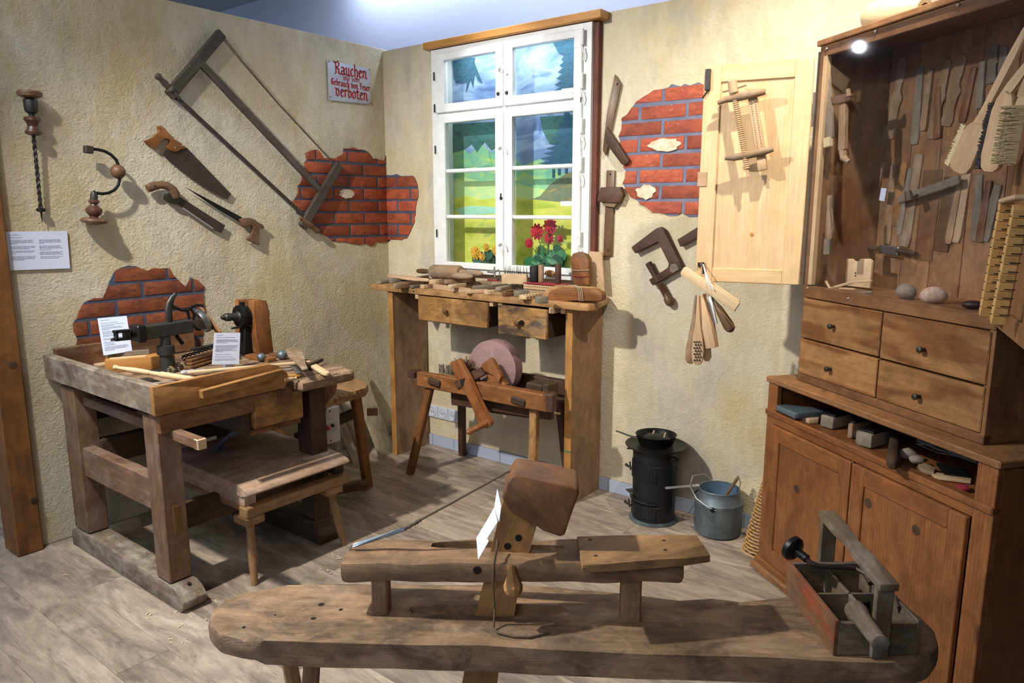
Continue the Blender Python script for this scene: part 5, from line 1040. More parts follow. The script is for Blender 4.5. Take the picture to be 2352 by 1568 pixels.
# bundle hanging from the door corner
# ================================================================== CABINET
LC = thing('base_cabinet', 'red-brown pine base cabinet with open shelf slot and two panel doors, right corner', 'cabinet', cab(.6, .2, 0))
DP = .44
MB().cb(.05, .075, .02, DP, 0, .862, g='z').build('side', M['cablow'], LC); MB().cb(1.155, 1.18, .02, DP, 0, .862, g='z').build('side', M['cablow'], LC)
MB().cb(.075, 1.155, DP-.015, DP, .05, .862).build('rear_panel', M['darkwood'], LC); MB().cb(.075, 1.155, .03, DP-.015, .715, .735).build('shelf', M['cablow'], LC); MB().cb(.075, 1.155, .03, DP-.015, .08, .10).build('bottom', M['cablow'], LC)
MB().cb(.045, 1.192, -.012, DP+.01, .868, .892, bev=.004).build('top', M['cab'], LC)
MB().cb(.05, .115, 0, .022, .74, .868, g='z', bev=.002).build('front_stile', M['cablow'], LC); MB().cb(1.11, 1.18, 0, .022, .0, .868, g='z', bev=.002).build('front_stile', M['cablow'], LC)
MB().cb(.045, 1.18, -.008, .03, .722, .748, bev=.004).build('front_rail', M['cablow'], LC); MB().cb(.05, 1.115, .0, .022, .69, .722, bev=.002).build('front_rail', M['cablow'], LC); MB().cb(.05, .10, .0, .022, .06, .69, g='z', bev=.002).build('front_stile', M['cablow'], LC)
MB().cb(.03, 1.19, -.03, .05, 0, .035, bev=.008).build('plinth', M['cab'], LC); MB().cb(.04, 1.185, -.015, .04, .035, .065, bev=.008).build('plinth_moulding', M['cablow'], LC)
def pdoor(s0, s1, z0, z1, fw, m, parent, knots=()):
    d = MB()
    d.cb(s0, s0+fw, -.018, .002, z0, z1, g='z', bev=.003).cb(s1-fw, s1, -.018, .002, z0, z1, g='z', bev=.003).cb(s0+fw, s1-fw, -.018, .002, z0, z0+fw, bev=.003).cb(s0+fw, s1-fw, -.018, .002, z1-fw, z1, bev=.003)
    o = d.build('door', m, parent); MB().cb(s0+fw-.004, s1-fw+.004, -.009, -.001, z0+fw-.004, z1-fw+.004, g='z', bev=0).build('panel', m, o)
    for ks, kz in knots: c = cab(ks, -.0095, kz); MB().lathe(c+CN*.001, c-CN*.0008, [(0, .018), (.9, .017), (1, .012)], 14).build('knot', M['darkwood'], o)
    return o
pdoor(.105, .605, .075, .69, .065, M['cablow'], LC, ((.30, .47),)); pdoor(.612, 1.108, .075, .69, .065, M['cablow'], LC, ((.70, .57), (.92, .565)))
UC = thing('wall_tool_cabinet', 'tall pine tool cabinet with glazed front and four drawers standing on the base cabinet', 'cabinet', cab(.6, .2, .892))
U0, U1, UF, UB, UT = .148, 1.058, .07, .40, 2.232
for s0, s1 in ((U0, U0+.022), (U1-.022, U1)): MB().cb(s0, s1, UF, UB, .893, UT, g='z', bev=.002).build('side', M['cab'], UC)
MB().cb(U0+.022, U0+.044, UF, UF+.02, 1.30, UT-.04, g='z', bev=.001).build('front_stile', M['door'], UC)
MB().cb(U0-.01, U1+.01, UF-.012, UB, UT, UT+.022, bev=.003).build('top', M['cab'], UC); MB().cb(U0+.022, U1-.022, UF, UF+.022, UT-.042, UT, bev=.002).build('top_rail', M['cab'], UC)
n = 6
for i in range(n):
    a = U0+.022+(U1-U0-.044)*i/n; b = U0+.022+(U1-U0-.044)*(i+1)/n
    MB().cb(a+.0015, b-.0015, UB-.014, UB-.002+.001*(i % 2), .9, UT, g='z', bev=.002).build('back_board', M['cabin'], UC)
MB().cb(U0+.022, U1-.022, UF+.02, UB-.014, 1.262, 1.285).build('shelf', M['cab'], UC)
MB().cb(U0+.0, U1, UF-.004, UF+.022, 1.247, 1.296, bev=.003, cut=8, wob=.001).build('shelf_rail', M['cab'], UC)
MB().cb(U0, U1, UF-.002, UF+.03, .893, .925, bev=.003).build('bottom_rail', M['head'], UC)
MB().cb(.602, .606, UF+.004, UF+.02, .925, 1.247, g='z', bev=0).build('divider', M['darkwood'], UC)
for s0, s1, z0, z1, kz, lb in ((.158, .600, 1.080, 1.243, 1.155, 0), (.158, .600, .928, 1.073, .985, 0), (.608, 1.046, 1.078, 1.243, 1.145, 0), (.608, 1.046, .928, 1.071, .985, 0)):
    d = MB().cb(s0, s1, UF-.006, UF+.016, z0, z1, bev=.003).build('drawer', M['drawer'], UC)
    MB().cb(s0+.01, s1-.01, UF+.016, UB-.02, z0+.01, z1-.02, g='o', bev=0).build('drawer_box', M['darkwood'], d)
    c = cab((s0+s1)/2-.02, UF-.006, kz); MB().lathe(c+CN*.002, c-CN*.028, [(0, .007), (.4, .005), (.6, .010), (.9, .011), (1, .006)], 14).build('knob', M['irong'], d)
pn = MB().prism([cab(U0+.004, UF-.034, 1.298), cab(U1-.004, UF-.034, 1.298), cab(U1-.004, UF-.004, UT-.008), cab(U0+.004, UF-.004, UT-.008)], (CN*(UT-1.306)-V((0, 0, .030))).normalized()*.003).build('cover_pane', M['acryl'], UC, smooth=0)
# ceiling spotlight whose mirror image shows in the pane
_n = (V((-CN.x, -CN.y, 0))*(UT-1.306)+V((0, 0, .030))).normalized(); _h = CB(1973, 108, UF-.005); _d = (_h-EYE).normalized(); _r = _d-_n*2*_d.dot(_n)
_p = _h+_r*((3.25-_h.z)/_r.z)
cs = thing('ceiling_spotlight', 'small round ceiling spotlight beyond the left wall, mirrored in the cabinet pane', 'lamp', _p+V((0, 0, .1)))
MB().lathe(_p+_r*.16, _p+_r*.002, [(0, .03), (.2, .06), (1, .075)], 24).build('housing', M['iron'], cs); MB().lathe(_p+_r*.002, _p-_r*.004, [(0, .045), (1, .045)], 24).build('lens', M['lamp'], cs)
MB().lathe((_p.x+_r.x*.1, _p.y+_r.y*.1, _p.z+.05), (_p.x+_r.x*.1, _p.y+_r.y*.1, 3.395), [(0, .012), (1, .012)], 10).build('stem', M['iron'], cs)
for s, z in ((.175, 1.285), (.19, 2.215), (.45, 2.222), (.80, 2.222), (.42, 1.27)): c = cab(s, UF-.004, z); MB().lathe(c, c-CN*.004, [(0, .006), (1, .004)], 10).build('pane_screw', M['brass'], UC)
for z0, z1 in ((1.335, 1.45), (1.93, 2.06)): MB().lathe(cab(U0-.006, UF-.008, z0), cab(U0-.006, UF-.008, z1), [(0, .006), (.33, .006), (.34, .0075), (.66, .0075), (.67, .006), (1, .006)], 10).build('hinge', M['brass'], UC)
MB().cb(U0-.004, U0-.001, UF-.006, UF+.012, 1.30, UT-.02, g='z', bev=0).build('hinge_strip', M['steel'], UC)
# left door, swung wide open
HG = cab(U0-.012, UF-.012, 0); a_ = math.radians(104); DD = V((-math.sin(a_), math.cos(a_), 0)); DN = V((DD.y, -DD.x, 0))
if DN.y > 0: DN = -DN                                                # faces the room
def dpt(s, z, o=0): return HG+DD*s+DN*o+V((0, 0, z))
def DPX(px, py, off=0): return PL(px, py, DN, DN.dot(HG)+off)
def dbox(mb, s0, s1, o0, o1, z0, z1, g='s', **k):
    c = dpt((s0+s1)/2, (z0+z1)/2, (o0+o1)/2); a, b, d = s1-s0, o1-o0, z1-z0
    return mb.box(frame(c, DD, DN), a, b, d, **k) if g == 's' else mb.box(frame(c, (0, 0, 1), DD), d, a, b, **k)
PD = thing('open_cabinet_door', 'pale varnished pine panel door swung open on the left of the tool cabinet', 'door', dpt(.2, 1.3))
mb = MB(); z0, z1, W_ = 1.296, 2.19, .425
dbox(mb, 0, .07, 0, .022, z0, z1, 'z', bev=.003); dbox(mb, W_-.07, W_, 0, .022, z0, z1, 'z', bev=.003); dbox(mb, .07, W_-.07, 0, .022, z0, z0+.06, bev=.003); dbox(mb, .07, W_-.07, 0, .022, z1-.07, z1, bev=.003)
mb.build('door_frame', M['door'], PD); dbox(MB(), .068, W_-.068, .004, .014, z0+.058, z1-.068, 'z', bev=0).build('panel', M['door'], PD)
for ks, kz in ((.2, 1.50), (.25, 1.33)): c = dpt(ks, kz, .0145); MB().lathe(c-DN*.002, c+DN*.001, [(0, .010), (1, .007)], 12).build('knot', M['lintel'], PD)
dbox(MB(), W_-.028, W_-.006, .022, .034, 2.09, 2.175, bev=.002).build('lock_case', M['irong'], PD); MB().tube([dpt(W_-.02, 2.09, .03), dpt(W_+.002, 2.06, .03)], .003, 6).build('latch', M['iron'], PD)
MB().tube([dpt(W_-.015, 1.36, .026), dpt(W_-.012, 1.375, .03), dpt(W_-.032, 1.378, .03), dpt(W_-.035, 1.33, .03)], .005, 8).build('ring_catch', M['irong'], PD)
dbox(MB(), W_-.03, W_+.008, .0, .026, 1.70, 1.76, bev=.001).build('patch', M['pale2'], PD)
# wooden screw press hung on that door
t = thing('wooden_screw_press', 'small wooden twin-bar screw press hanging on the open pine door', 'clamp', DPX(1705, 290, .06))
o1 = .075
def dbar(name, m, p0, p1, w_, th, off, par, prof=None):
    A, B = DPX(*p0, off), DPX(*p1, off); return MB().flat(A, B, DN, prof or ROUNDEND, w_/2, th, bev=.004).build(name, m, par)
BAR = [(0, .3), (.06, .7), (.25, 1), (.8, 1), (.95, .9), (1, .5)]
MB().tube([DPX(x, y, o1+.01) for x, y in ((1648, 237), (1665, 229), (1700, 222), (1735, 214), (1758, 210))], [.008, .013, .017, .017, .012], 12).build('upper_bar', M['beech'], t)
MB().tube([DPX(x, y, o1+.01) for x, y in ((1665, 363), (1685, 362), (1715, 356), (1750, 349), (1776, 342))], [.008, .013, .016, .016, .010], 12).build('lower_bar', M['beech'], t)
A, B = DPX(1681, 184, o1+.01), DPX(1719, 406, o1+.01)
MB().lathe(A, B, [(0, .012), (.01, .018), (.13, .019), (.15, .012)], 18).build('screw_head', M['pale2'], t)
mb = MB().lathe(A, B, [(.15, .009), (1, .007)], 10); nn_ = 34
for i in range(nn_): f_ = .2+.72*i/nn_; mb.lathe(A.lerp(B, f_), A.lerp(B, f_+.72/nn_), [(0, .008), (.35, .0125), (.65, .0125), (1, .008)], 12)
mb.build('threaded_rod', M['pale2'], t)
MB().tube([DPX(1659, 210, o1+.012), DPX(1688, 202, o1+.012), DPX(1714, 194, o1+.012)], [.006, .007, .006], 10).build('tommy_bar', M['pale2'], t)
w2 = dbar('bored_slat', M['pale2'], (1728, 222), (1750, 372), .036, .012, o1+.002, t, BOARD); mb = MB(); A, B = DPX(1728, 222, o1+.003), DPX(1750, 372, o1+.003)
for i in range(24):
    for k in (-.008, .008): p = A.lerp(B, .08+.85*i/24)+DD*k; mb.lathe(p-DN*.001, p+DN*.001, [(0, .0016), (1, .0016)], 5)
o = mb.build('bored_holes', M['hole'], t); o['kind'] = 'stuff'
dbar('end_block', M['pale2'], (1748, 366), (1751, 391), .036, .03, o1+.01, t, BOARD)
# things hung under the door
YH = 3.02
def hang(name, m, p0, p1, yb, wd, th, prof, label, cat, group=None):
    A, B = on(*p0, yb), on(*p1, yb); return solo(name, MB().flat(A, B, (0, -1, 0), prof, wd/2, th, bev=.003), m, label, cat, group)
hang('pale_lath_pair', M['pale'], (1566, 620), (1692, 706), 2.96, .045, .014, [(0, .6), (.03, 1), (1, 1)], 'pale comb-ended lath hanging slanted from the door corner, in front', 'lath')
hang('plain_lath', M['pale'], (1610, 642), (1693, 700), 2.99, .04, .012, BOARD, 'second slanted lath just behind the comb-ended one', 'lath')
hang('square_legged_blank', M['pale2'], (1609, 676), (1632, 800), 2.97, .045, .04, [(0, .5), (.3, .7), (.6, 1), (1, 1)], 'thick square-ended wooden blank in the hanging bundle', 'blank')
hang('paddle_brush', M['beech'], (1598, 678), (1583, 835), 2.99, .05, .012, [(0, .25), (.4, .35), (.55, .6), (.8, 1), (.95, .9), (1, .4)], 'leftmost slim paddle blank in the hanging bundle', 'blank')
hp_ = hang('perforated_paddle', M['pale2'], (1603, 678), (1601, 838), 2.96, .055, .012, [(0, .2), (.45, .35), (.6, .75), (.8, 1), (.95, .85), (1, .35)], 'slim paddle bored with dark dots in the hanging bundle', 'paddle')
hang('curved_paddle', M['pale'], (1612, 690), (1623, 830), 3.0, .045, .012, [(0, .3), (.5, .45), (.75, .9), (.93, .9), (1, .4)], 'pale curved paddle between dotted paddle and square blank', 'paddle')
hang('bristle_strip', M['white'], (1622, 680), (1637, 745), 3.0, .04, .012, BOARD, 'white-tagged strip with short dark bristles in the bundle', 'brush')
mb = MB()
for i in range(7):
    for j in range(3): p = on(1594+j*6+(i % 2)*3, 785+i*7, 2.952); mb.lathe(p+V((0, .006, 0)), p-V((0, .001, 0)), [(0, .0032), (1, .0032)], 6)
o = mb.build('bored_holes', M['hole'], None); o.parent = hp_; o.location = -hp_.location; o['kind'] = 'stuff'
t = thing('brown_handled_knife', 'tool with dark brown wooden handle hanging at the right of the bundle', 'knife', on(1668, 730, 3.02))
A, B = on(1640, 690, 3.02), on(1682, 762, 3.02)
MB().lathe(A, B, [(0, .006), (.15, .012), (.25, .016), (.5, .020), (.8, .024), (.93, .02), (1, .006)], 16).build('handle', M['turned2'], t); MB().beam(on(1625, 668, 3.02), A, .02, .004).build('tang', M['irong'], t)
mb = MB().tube([dpt(W_-.03, 1.375, .03), on(1626, 640, 2.97), on(1640, 668, 2.95), on(1625, 650, 2.955), dpt(W_-.034, 1.37, .035)], .0022, 6).tube([on(1626, 650, 2.97), on(1610, 680, 2.975), on(1604, 682, 2.97)], .002, 6)
solo('hanging_string', mb, M['white'], 'white string tying the bundle to the door ring', 'string')

# ================================================================== INSIDE THE TOOL CABINET
HB = UB-.022
WAVY = [(0, .6), (.06, .95), (.3, .9), (.40, .62), (.47, 1.25), (.53, 1.3), (.6, .85), (.75, .9), (.92, 1.15), (1, .8)]
STR = [(0, .7), (.5, .85), (.9, 1), (1, .8)]
KNF = [(0, .7), (.1, .95), (.35, .8), (.43, 1.3), (.5, 1.15), (.56, .7), (.8, 1.05), (1, 1.25)]
def chang(name, m, p0, p1, wd, th, prof, label, group, off=HB, cat='handle', bev=.003):
    A, B = CB(*p0, off), CB(*p1, off)
    if cat == 'handle': wd *= 1.2
    return solo(name, MB().flat(A, B, -CN, prof, wd/2, th, bev=bev), m, label, cat, group)
up = [((2028, 142), (2022, 343), .034, 'greywood', WAVY), ((2073, 131), (2042, 319), .04, 'beech', WAVY), ((2113, 154), (2098, 332), .036, 'greywood', STR), ((2176, 138), (2138, 319), .034, 'beech', KNF), ((2209, 125), (2171, 290), .04, 'beech', WAVY), ((2236, 154), (2207, 281), .03, 'head', STR), ((2283, 102), (2274, 192), .03, 'greywood', KNF), ((2305, 107), (2299, 187), .03, 'greywood', STR)]
words = ['leftmost', 'second', 'third', 'fourth', 'fifth', 'sixth', 'seventh', 'rightmost']
for (a, b, wd, m, pr), wd_ in zip(up, words):
    k = {'leftmost': 'leftmost', 'rightmost': 'rightmost'}.get(wd_, wd_+' from left')
    chang('carved_tool', M[m], a, b, wd, .02, pr, 'carved wooden handle, %s in the upper row inside the tool cabinet' % k, 'upper row of hanging handles')
lo = [((2003, 371), (1972, 557), .044, 'pale2', KNF), ((2026, 372), (1995, 511), .03, 'beech', STR), ((2051, 378), (2035, 561), .034, 'beech', STR), ((2077, 371), (2051, 519), .034, 'orange', KNF), ((2110, 353), (2074, 567), .05, 'beech', STR), ((2142, 390), (2118, 598), .075, 'head', BOARD), ((2184, 406), (2159, 577), .055, 'turned2', BOARD), ((2220, 396), (2189, 557), .044, 'pale2', STR), ((2248, 401), (2238, 554), .034, 'greywood', STR), ((2291, 424), (2258, 554), .036, 'greywood', STR)]
words = ['leftmost', 'second', 'third', 'fourth', 'fifth', 'sixth', 'seventh', 'eighth', 'ninth', 'rightmost']
for i, ((a, b, wd, m, pr), wd_) in enumerate(zip(lo, words)):
    k = wd_ if wd_.endswith('most') else wd_+' from left'
    chang('carved_tool', M[m], a, b, wd, .022 if i != 5 else .01, pr, 'carved wooden handle, %s in the lower row inside the tool cabinet' % k, 'lower row of hanging handles', HB if i != 5 else HB+.004)
for a, b, wd, m, lb in (((1990, 165), (1983, 305), .026, 'greywood', 'slim grey handle left of all others in the upper row inside the cabinet'), ((2136, 160), (2118, 300), .026, 'beech', 'slim handle between third and fourth carved handle of the upper row'), ((2153, 200), (2150, 318), .03, 'head', 'dark slim handle just right of the middle of the upper row'), ((2256, 140), (2246, 250), .026, 'greywood', 'slim grey handle before the two short right handles of the upper row'), ((2090, 385), (2062, 540), .026, 'greywood', 'slim grey handle between fourth and fifth of the lower row'), ((2205, 410), (2176, 560), .026, 'beech', 'slim handle between seventh and eighth of the lower row'), ((2270, 415), (2247, 556), .028, 'head', 'slim dark handle between the two rightmost of the lower row')):
    chang('slim_tool', M[m], a, b, wd, .018, STR, lb, None, HB-.004)
chang('price_tag', M['paper'], (2030, 432), (2025, 461), .03, .001, BOARD, 'small white tag hanging on a handle in the lower row', None, HB-.04, 'tag', 0)
t = thing('jointing_plane', 'long dark slender wooden plane hung diagonally in the middle of the cabinet', 'plane', CB(2130, 440, HB-.05))
A, B = CB(2064, 460, HB-.035), CB(2205, 412, HB-.035); MB().beam(A, B, .032, .015, w=CN, bev=.004).build('body', M['greywood'], t); MB().lathe(CB(2085, 440, HB-.08), CB(2090, 462, HB-.08), [(0, .012), (1, .016)], 12).build('handle', M['darkwood'], t)
t = thing('spokeshave', 'dark spokeshave with steel middle hanging low on the cabinet back', 'tool', CB(2035, 574, HB-.02))
for a, b in (((1966, 566), (2025, 571)), ((2062, 575), (2103, 583))): MB().tube([CB(*a, HB-.02), CB((a[0]+b[0])/2, (a[1]+b[1])/2, HB-.02), CB(*b, HB-.02)], [.012, .013, .008], 10).build('handle', M['darkwood'], t)
MB().beam(CB(2022, 571, HB-.02), CB(2066, 578, HB-.02), .035, .02, w=CN, bev=.003).build('iron_body', M['steel'], t)
# on the left inner side
LS = U0+.024
def CL(px, py, off=0): return PL(px, py, CD, CD.dot(CP)+LS+off)
t = thing('wooden_gauge', 'T-shaped wooden gauge hanging at the inner left side of the cabinet', 'gauge', CL(1938, 290, .05))
MB().beam(CB(1911, 232, .10), CB(1957, 224, .12), .03, .03, w=CN, bev=.003).build('head', M['grindark'], t)
MB().beam(CB(1938, 240, .11), CB(1936, 345, .11), .036, .02, w=CN, bev=.003).tube([CB(1936, 345, .11), CB(1938, 362, .11), CB(1950, 372, .11)], [.016, .014, .008], 8).build('stem', M['beech'], t)
MB().lathe(CB(1948, 205, .11), CB(1950, 222, .11), [(0, .008), (1, .010)], 10).build('peg', M['beech'], t)
t = thing('grey_long_brush', 'long grey brush with pale squared bristle tip at the inner left side of the cabinet', 'brush', CL(1905, 260, .01))
MB().flat(CB(1899, 170, .082), CB(1902, 318, .082), -CN, [(0, .4), (.3, .5), (.6, .9), (1, 1)], .022, .014, bev=.003).build('handle', M['greywood'], t); MB().beam(CB(1902, 316, .082), CB(1902, 338, .082), .034, .02, w=CN, bev=.002).build('bristles', M['bristw'], t)
t = thing('flat_brush', 'slim flat brush with grey bristles hanging low at the inner left side', 'brush', CL(1900, 520, .01))
MB().flat(CB(1902, 448, .082), CB(1902, 550, .082), -CN, [(0, .3), (.06, .5), (.3, .35), (.6, .55), (.8, 1), (1, 1)], .02, .014, bev=.003).build('handle', M['beech'], t); MB().beam(CB(1902, 549, .082), CB(1900, 584, .082), .036, .012, w=CN, bev=.001).build('bristles', M['greywood'], t)
t = thing('notched_board', 'pale upright board with round notch standing on the cabinet shelf', 'board', CB(1968, 640, .25))
MB().prism([CB(x, y, .25) for x, y in ((1933, 655), (1938, 602), (1942, 594), (1956, 594), (1959, 600), (1966, 602), (1973, 600), (1976, 594), (1996, 594), (2002, 600), (1997, 662))], CN*.012, bev=.002).build('board', M['pale'], t)
for q in ((1965, 627), (1965, 633)): c = CB(*q, .2495); MB().lathe(c+CN*.002, c-CN*.0006, [(0, .004), (1, .004)], 8).build('hole', M['hole'], t)
def cst(name, m, p0, p1, o0, o1_, r_, label): return solo(name, MB().beam(CB(*p0, o0), CB(*p1, o1_), r_, r_*.7, bev=.002), m, label, 'stick')
cst('angled_stick', M['pale'], (1898, 665), (1957, 648), .10, .18, .014, 'pale stick leaning from the shelf edge to the notched board')
cst('angled_stick', M['pale2'], (1957, 648), (2003, 645), .18, .2, .014, 'grey-tipped stick crossing in front of the notched board')
cst('angled_stick', M['pale'], (1897, 645), (1918, 682), .09, .085, .010, 'thin pale stick hanging over the shelf rail')
cst('angled_stick', M['greywood'], (1960, 672), (2004, 671), .16, .16, .012, 'short grey stick lying on the shelf below the notched board')
cst('angled_stick', M['pale2'], (1925, 662), (1965, 664), .14, .15, .010, 'short pale stick lying flat between the angled sticks')
for (x, y, r3, m, lb) in ((2081, 672, (.036, .03, .03), 'pebble', 'grey rounded stone on the cabinet shelf'), (2143, 682, (.038, .03, .028), 'pebble2', 'pinkish speckled stone on the cabinet shelf'), (2234, 706, (.035, .03, .014), 'irong', 'low dark lump at the right end of the cabinet shelf')):
    c = CB(x, y, .17); c.z = 1.285+r3[2]*.92; solo('shelf_stone', MB().blob(c, r3, wob=.010, wsc=14, sub=3), M[m], lb, 'stone')
# right door, seen almost edge-on, and what hangs on it
HR = cab(U1+.004, UF-.012, 0); RD = V((.225, -.974, 0)).normalized(); RN = V((-.974, -.225, 0)).normalized()
def RX(px, py, off=0): return PL(px, py, RN, RN.dot(HR)+off)
RDoor = thing('right_cabinet_door', 'right pine cabinet door swung open toward the viewer at the frame edge', 'door', HR+V((0, 0, 1.3)))
def rbox(mb, s0, s1, o0, o1, z0, z1, g='s', **k):
    c = HR+RD*(s0+s1)/2+RN*(o0+o1)/2+V((0, 0, (z0+z1)/2)); a, b, d = s1-s0, o1-o0, z1-z0
    return mb.box(frame(c, RD, RN), a, b, d, **k) if g == 's' else mb.box(frame(c, (0, 0, 1), RD), d, a, b, **k)
mb = MB(); rbox(mb, 0, .06, -.022, 0, 1.262, 2.19, 'z', bev=.003); rbox(mb, .365, .425, -.022, 0, 1.262, 2.19, 'z', bev=.003); rbox(mb, .06, .365, -.022, 0, 1.262, 1.32, bev=.003); rbox(mb, .06, .365, -.022, 0, 2.12, 2.19, bev=.003)
mb.build('door_frame', M['cab'], RDoor); rbox(MB(), .058, .367, -.016, -.008, 1.318, 2.122, 'z', bev=0).build('panel', M['cab'], RDoor)
rk = thing('comb_rack', 'yellow-edged wooden rack with two strips and dark cross wires on the right door', 'rack', RX(2295, 600, .02))
for (a, b) in (((2313, 462), (2264, 722)), ((2345, 474), (2291, 740))):
    A, B = RX(*a, .045), RX(*b, .045); u = (B-A); n = 13
    for i in range(n): MB().beam(A+u*((i+.04)/n), A+u*((i+.96)/n), .032, .03, w=RD, bev=.001).build('block', M['rack'], rk)
    mb = MB()
    for i in range(1, n): c = A+u*(i/n); mb.tube([c+RN*.019+RD*.0, c+RD*.018+RN*.0, c+RD*.022-RN*.02], .0013, 5)
    mb.build('wires', M['iron'], rk)
A, B = RX(2318, 468, .012), RX(2285, 740, .012); MB().beam(A, B, .02, .12, w=RD, bev=.002).build('board', M['cab'], rk)
MB().beam(RX(2308, 462, .05), RX(2345, 452, .05), .03, .012, bev=.003).build('top_cap', M['pale2'], rk)
# three wire brushes hanging in front of the pane
BN = V((-.45, -.89, 0)).normalized()
def brushy(label, hp0, hp1, body, off, bm, wbr, seed):
    t = thing('wire_brush', label, 'brush', CB(*hp1, off), 'brushes hanging on the right door')
    A, B = CB(*hp0, off), CB(*hp1, off); C_ = CB(*body, off)
    MB().flat(A, B, -CN, [(0, .6), (.3, .8), (.8, .7), (1, 1.2)], .015, .016, bev=.004).build('handle', M['pale2'], t)
    MB().flat(B-(C_-B).normalized()*.01, C_, -CN, [(0, .35), (.1, .7), (.25, .95), (.8, 1), (.95, .8), (1, .4)], wbr/2*.82, .018, bev=.004).build('back', M['pale2'], t)
    u = (C_-B).normalized(); L = (C_-B).length; v = CN.cross(u); v = v if v.dot(CD) > 0 else -v; mb = MB(); r = random.Random(seed)
    for i in range(34):
        for k in (-.38, -.1, .2, .45):
            p = B+u*L*(.12+.84*i/33)-v*wbr*.42+CN*(.012+.008*k) if seed < 3 else B+u*L*(.12+.84*i/33)+v*wbr*k*.9; d = ((CN*.35-v*.95) if seed < 3 else (-CN*.8-v*.3)); d = (d+V((r.uniform(-.12, .12), r.uniform(-.12, .12), r.uniform(-.12, .12)))).normalized(); mb.tube([p, p+d*.032], [.0034, .0014], 4)
    o = mb.build('bristles', bm, t); o['kind'] = 'stuff'
brushy('pale-bristled long brush hanging leftmost at the right end of the cabinet', (2356, 62), (2242, 288), (2196, 396), -.025, M['bristw'], .10, 1)
brushy('dark-bristled long brush hanging between the two paler brushes', (2372, 130), (2308, 215), (2268, 395), -.07, M['brist'], .085, 2)
brushy('light-backed short brush hanging rightmost at the frame edge', (2385, 120), (2345, 225), (2316, 380), -.115, M['bristw'], .05, 3)
# on top of the cabinet
A, B = CB(1994, 42, .12), CB(2124, 18, .12)
t = thing('turned_bottle_form', 'pale turned bottle-shaped wooden form lying on top of the tool cabinet', 'form', (A+B)/2)
MB().lathe(A, B, [(0, .02), (.03, .04), (.12, .054), (.35, .055), (.55, .045), (.72, .034), (.86, .03), (.97, .034), (1, .03)], 28).build('body', M['pale'], t)
u = (B-A).normalized(); c = B-u*.02-CN*.02+V((0, 0, -.012)); MB().lathe(B-u*.002, B+u*.001, [(0, .017), (1, .016)], 16).build('bore', M['grindark'], t)

# ================================================================== IN THE SLOT OF THE BASE CABINET
ZS = .738
def sl(name, m, pix, th, label, cat, z=ZS, bev=.002):
    return solo(name, MB().prism([OZ(x, y, z+th) for x, y in pix], (0, 0, -th), bev=bev), m, label, cat)
sl('notebook', M['book'], [(1783, 930), (1802, 928), (1885, 936), (1896, 944), (1826, 950)], .022, 'grey-covered notebook at the left end of the cabinet slot', 'book', ZS+.02)
sl('flat_wood_block', M['pale2'], [(1825, 950), (1885, 948), (1880, 962), (1858, 962)], .02, 'flat pale wood piece under the grey notebook', 'block')
def slot_block(x0, x1, y, h_, dep, label, m='greywood'):
    A = OZ(x0, y, ZS); B = OZ(x1, y+(x1-x0)*.30, ZS); u = (B-A).normalized(); d = V((-u.y, u.x, 0))
    t = thing('sanding_block', label, 'block', A); MB().prism([A, B, B+d*dep, A+d*dep], (0, 0, h_), bev=.008).build('block', M[m], t)
    A = A+V((0, 0, h_)); B = B+V((0, 0, h_)); MB().prism([A+d*.01, B+d*.01, B+d*dep, A+d*dep], (0, 0, .008), bev=.002).build('top_pad', M['iron'], t)
slot_block(1882, 1912, 978, .05, .12, 'grey bristle-topped block, first block in the cabinet slot')
slot_block(1944, 1956, 1005, .06, .14, 'narrow rounded pale block in the middle of the cabinet slot', 'beech')
slot_block(1962, 2000, 1020, .055, .12, 'wide rounded grey block beside the narrow one in the cabinet slot')
t = thing('dark_rasp_handle', 'dark round handle sticking out over the edge of the cabinet slot', 'handle', OZ(2050, 1040, ZS+.02))
A, B = OZ(2056, 1005, ZS+.035), OZ(2050, 1070, ZS+.03); MB().lathe(A, B, [(0, .018), (.6, .02), (.8, .022), (.95, .018), (1, .008)], 16).build('grip', M['darkwood'], t)
for x, y, rr3, lb in ((2085, 1042, .026, 'pale crumpled lump left in the cabinet slot'), (2105, 1054, .020, 'smaller pale lump right of the crumpled one')):
    c = OZ(x, y, ZS+.02); solo('wood_lump', MB().blob(c, (rr3*1.3, rr3, rr3*.8), wob=.010, wsc=30), M['pebble'], lb, 'lump')
mb = MB(); r = random.Random(8)
for i in range(16):
    A = OZ(2108+r.uniform(-6, 6), 998+r.uniform(0, 22), ZS+.05); Bm = OZ(2205+r.uniform(-4, 4), 1046+r.uniform(-3, 3), ZS+.035); C_ = OZ(2245+r.uniform(-4, 4), 1052+r.uniform(-8, 14), ZS+.04)
    mb.tube([A, A.lerp(Bm, .5)+V((0, 0, r.uniform(-.01, .02))), Bm, C_], .0016, 5)
o = solo('wire_bundle', mb, M['tin'], 'bundle of grey steel wires tied in the middle, right part of the cabinet slot', 'wire')
sl('thin_offcut', M['pale2'], [(2135, 1083), (2160, 1085), (2232, 1098), (2230, 1106), (2150, 1096)], .008, 'thin pale stick below the wire bundle in the slot', 'offcut')
sl('oval_offcut', M['beech'], [(2108, 1066), (2125, 1062), (2150, 1074), (2145, 1084), (2118, 1078)], .014, 'oval tan wooden offcut in front of the wire bundle', 'offcut')
sl('dark_rag', M['iron'], [(2150, 1060), (2225, 1078), (2232, 1095), (2170, 1088)], .012, 'flat dark leather scrap under the wire bundle', 'scrap', ZS, .004)
sl('red_scrap', M['rubberred'], [(2195, 1108), (2225, 1112), (2228, 1122), (2205, 1122)], .012, 'small dark red scrap at the right end of the slot', 'scrap', ZS, .003)

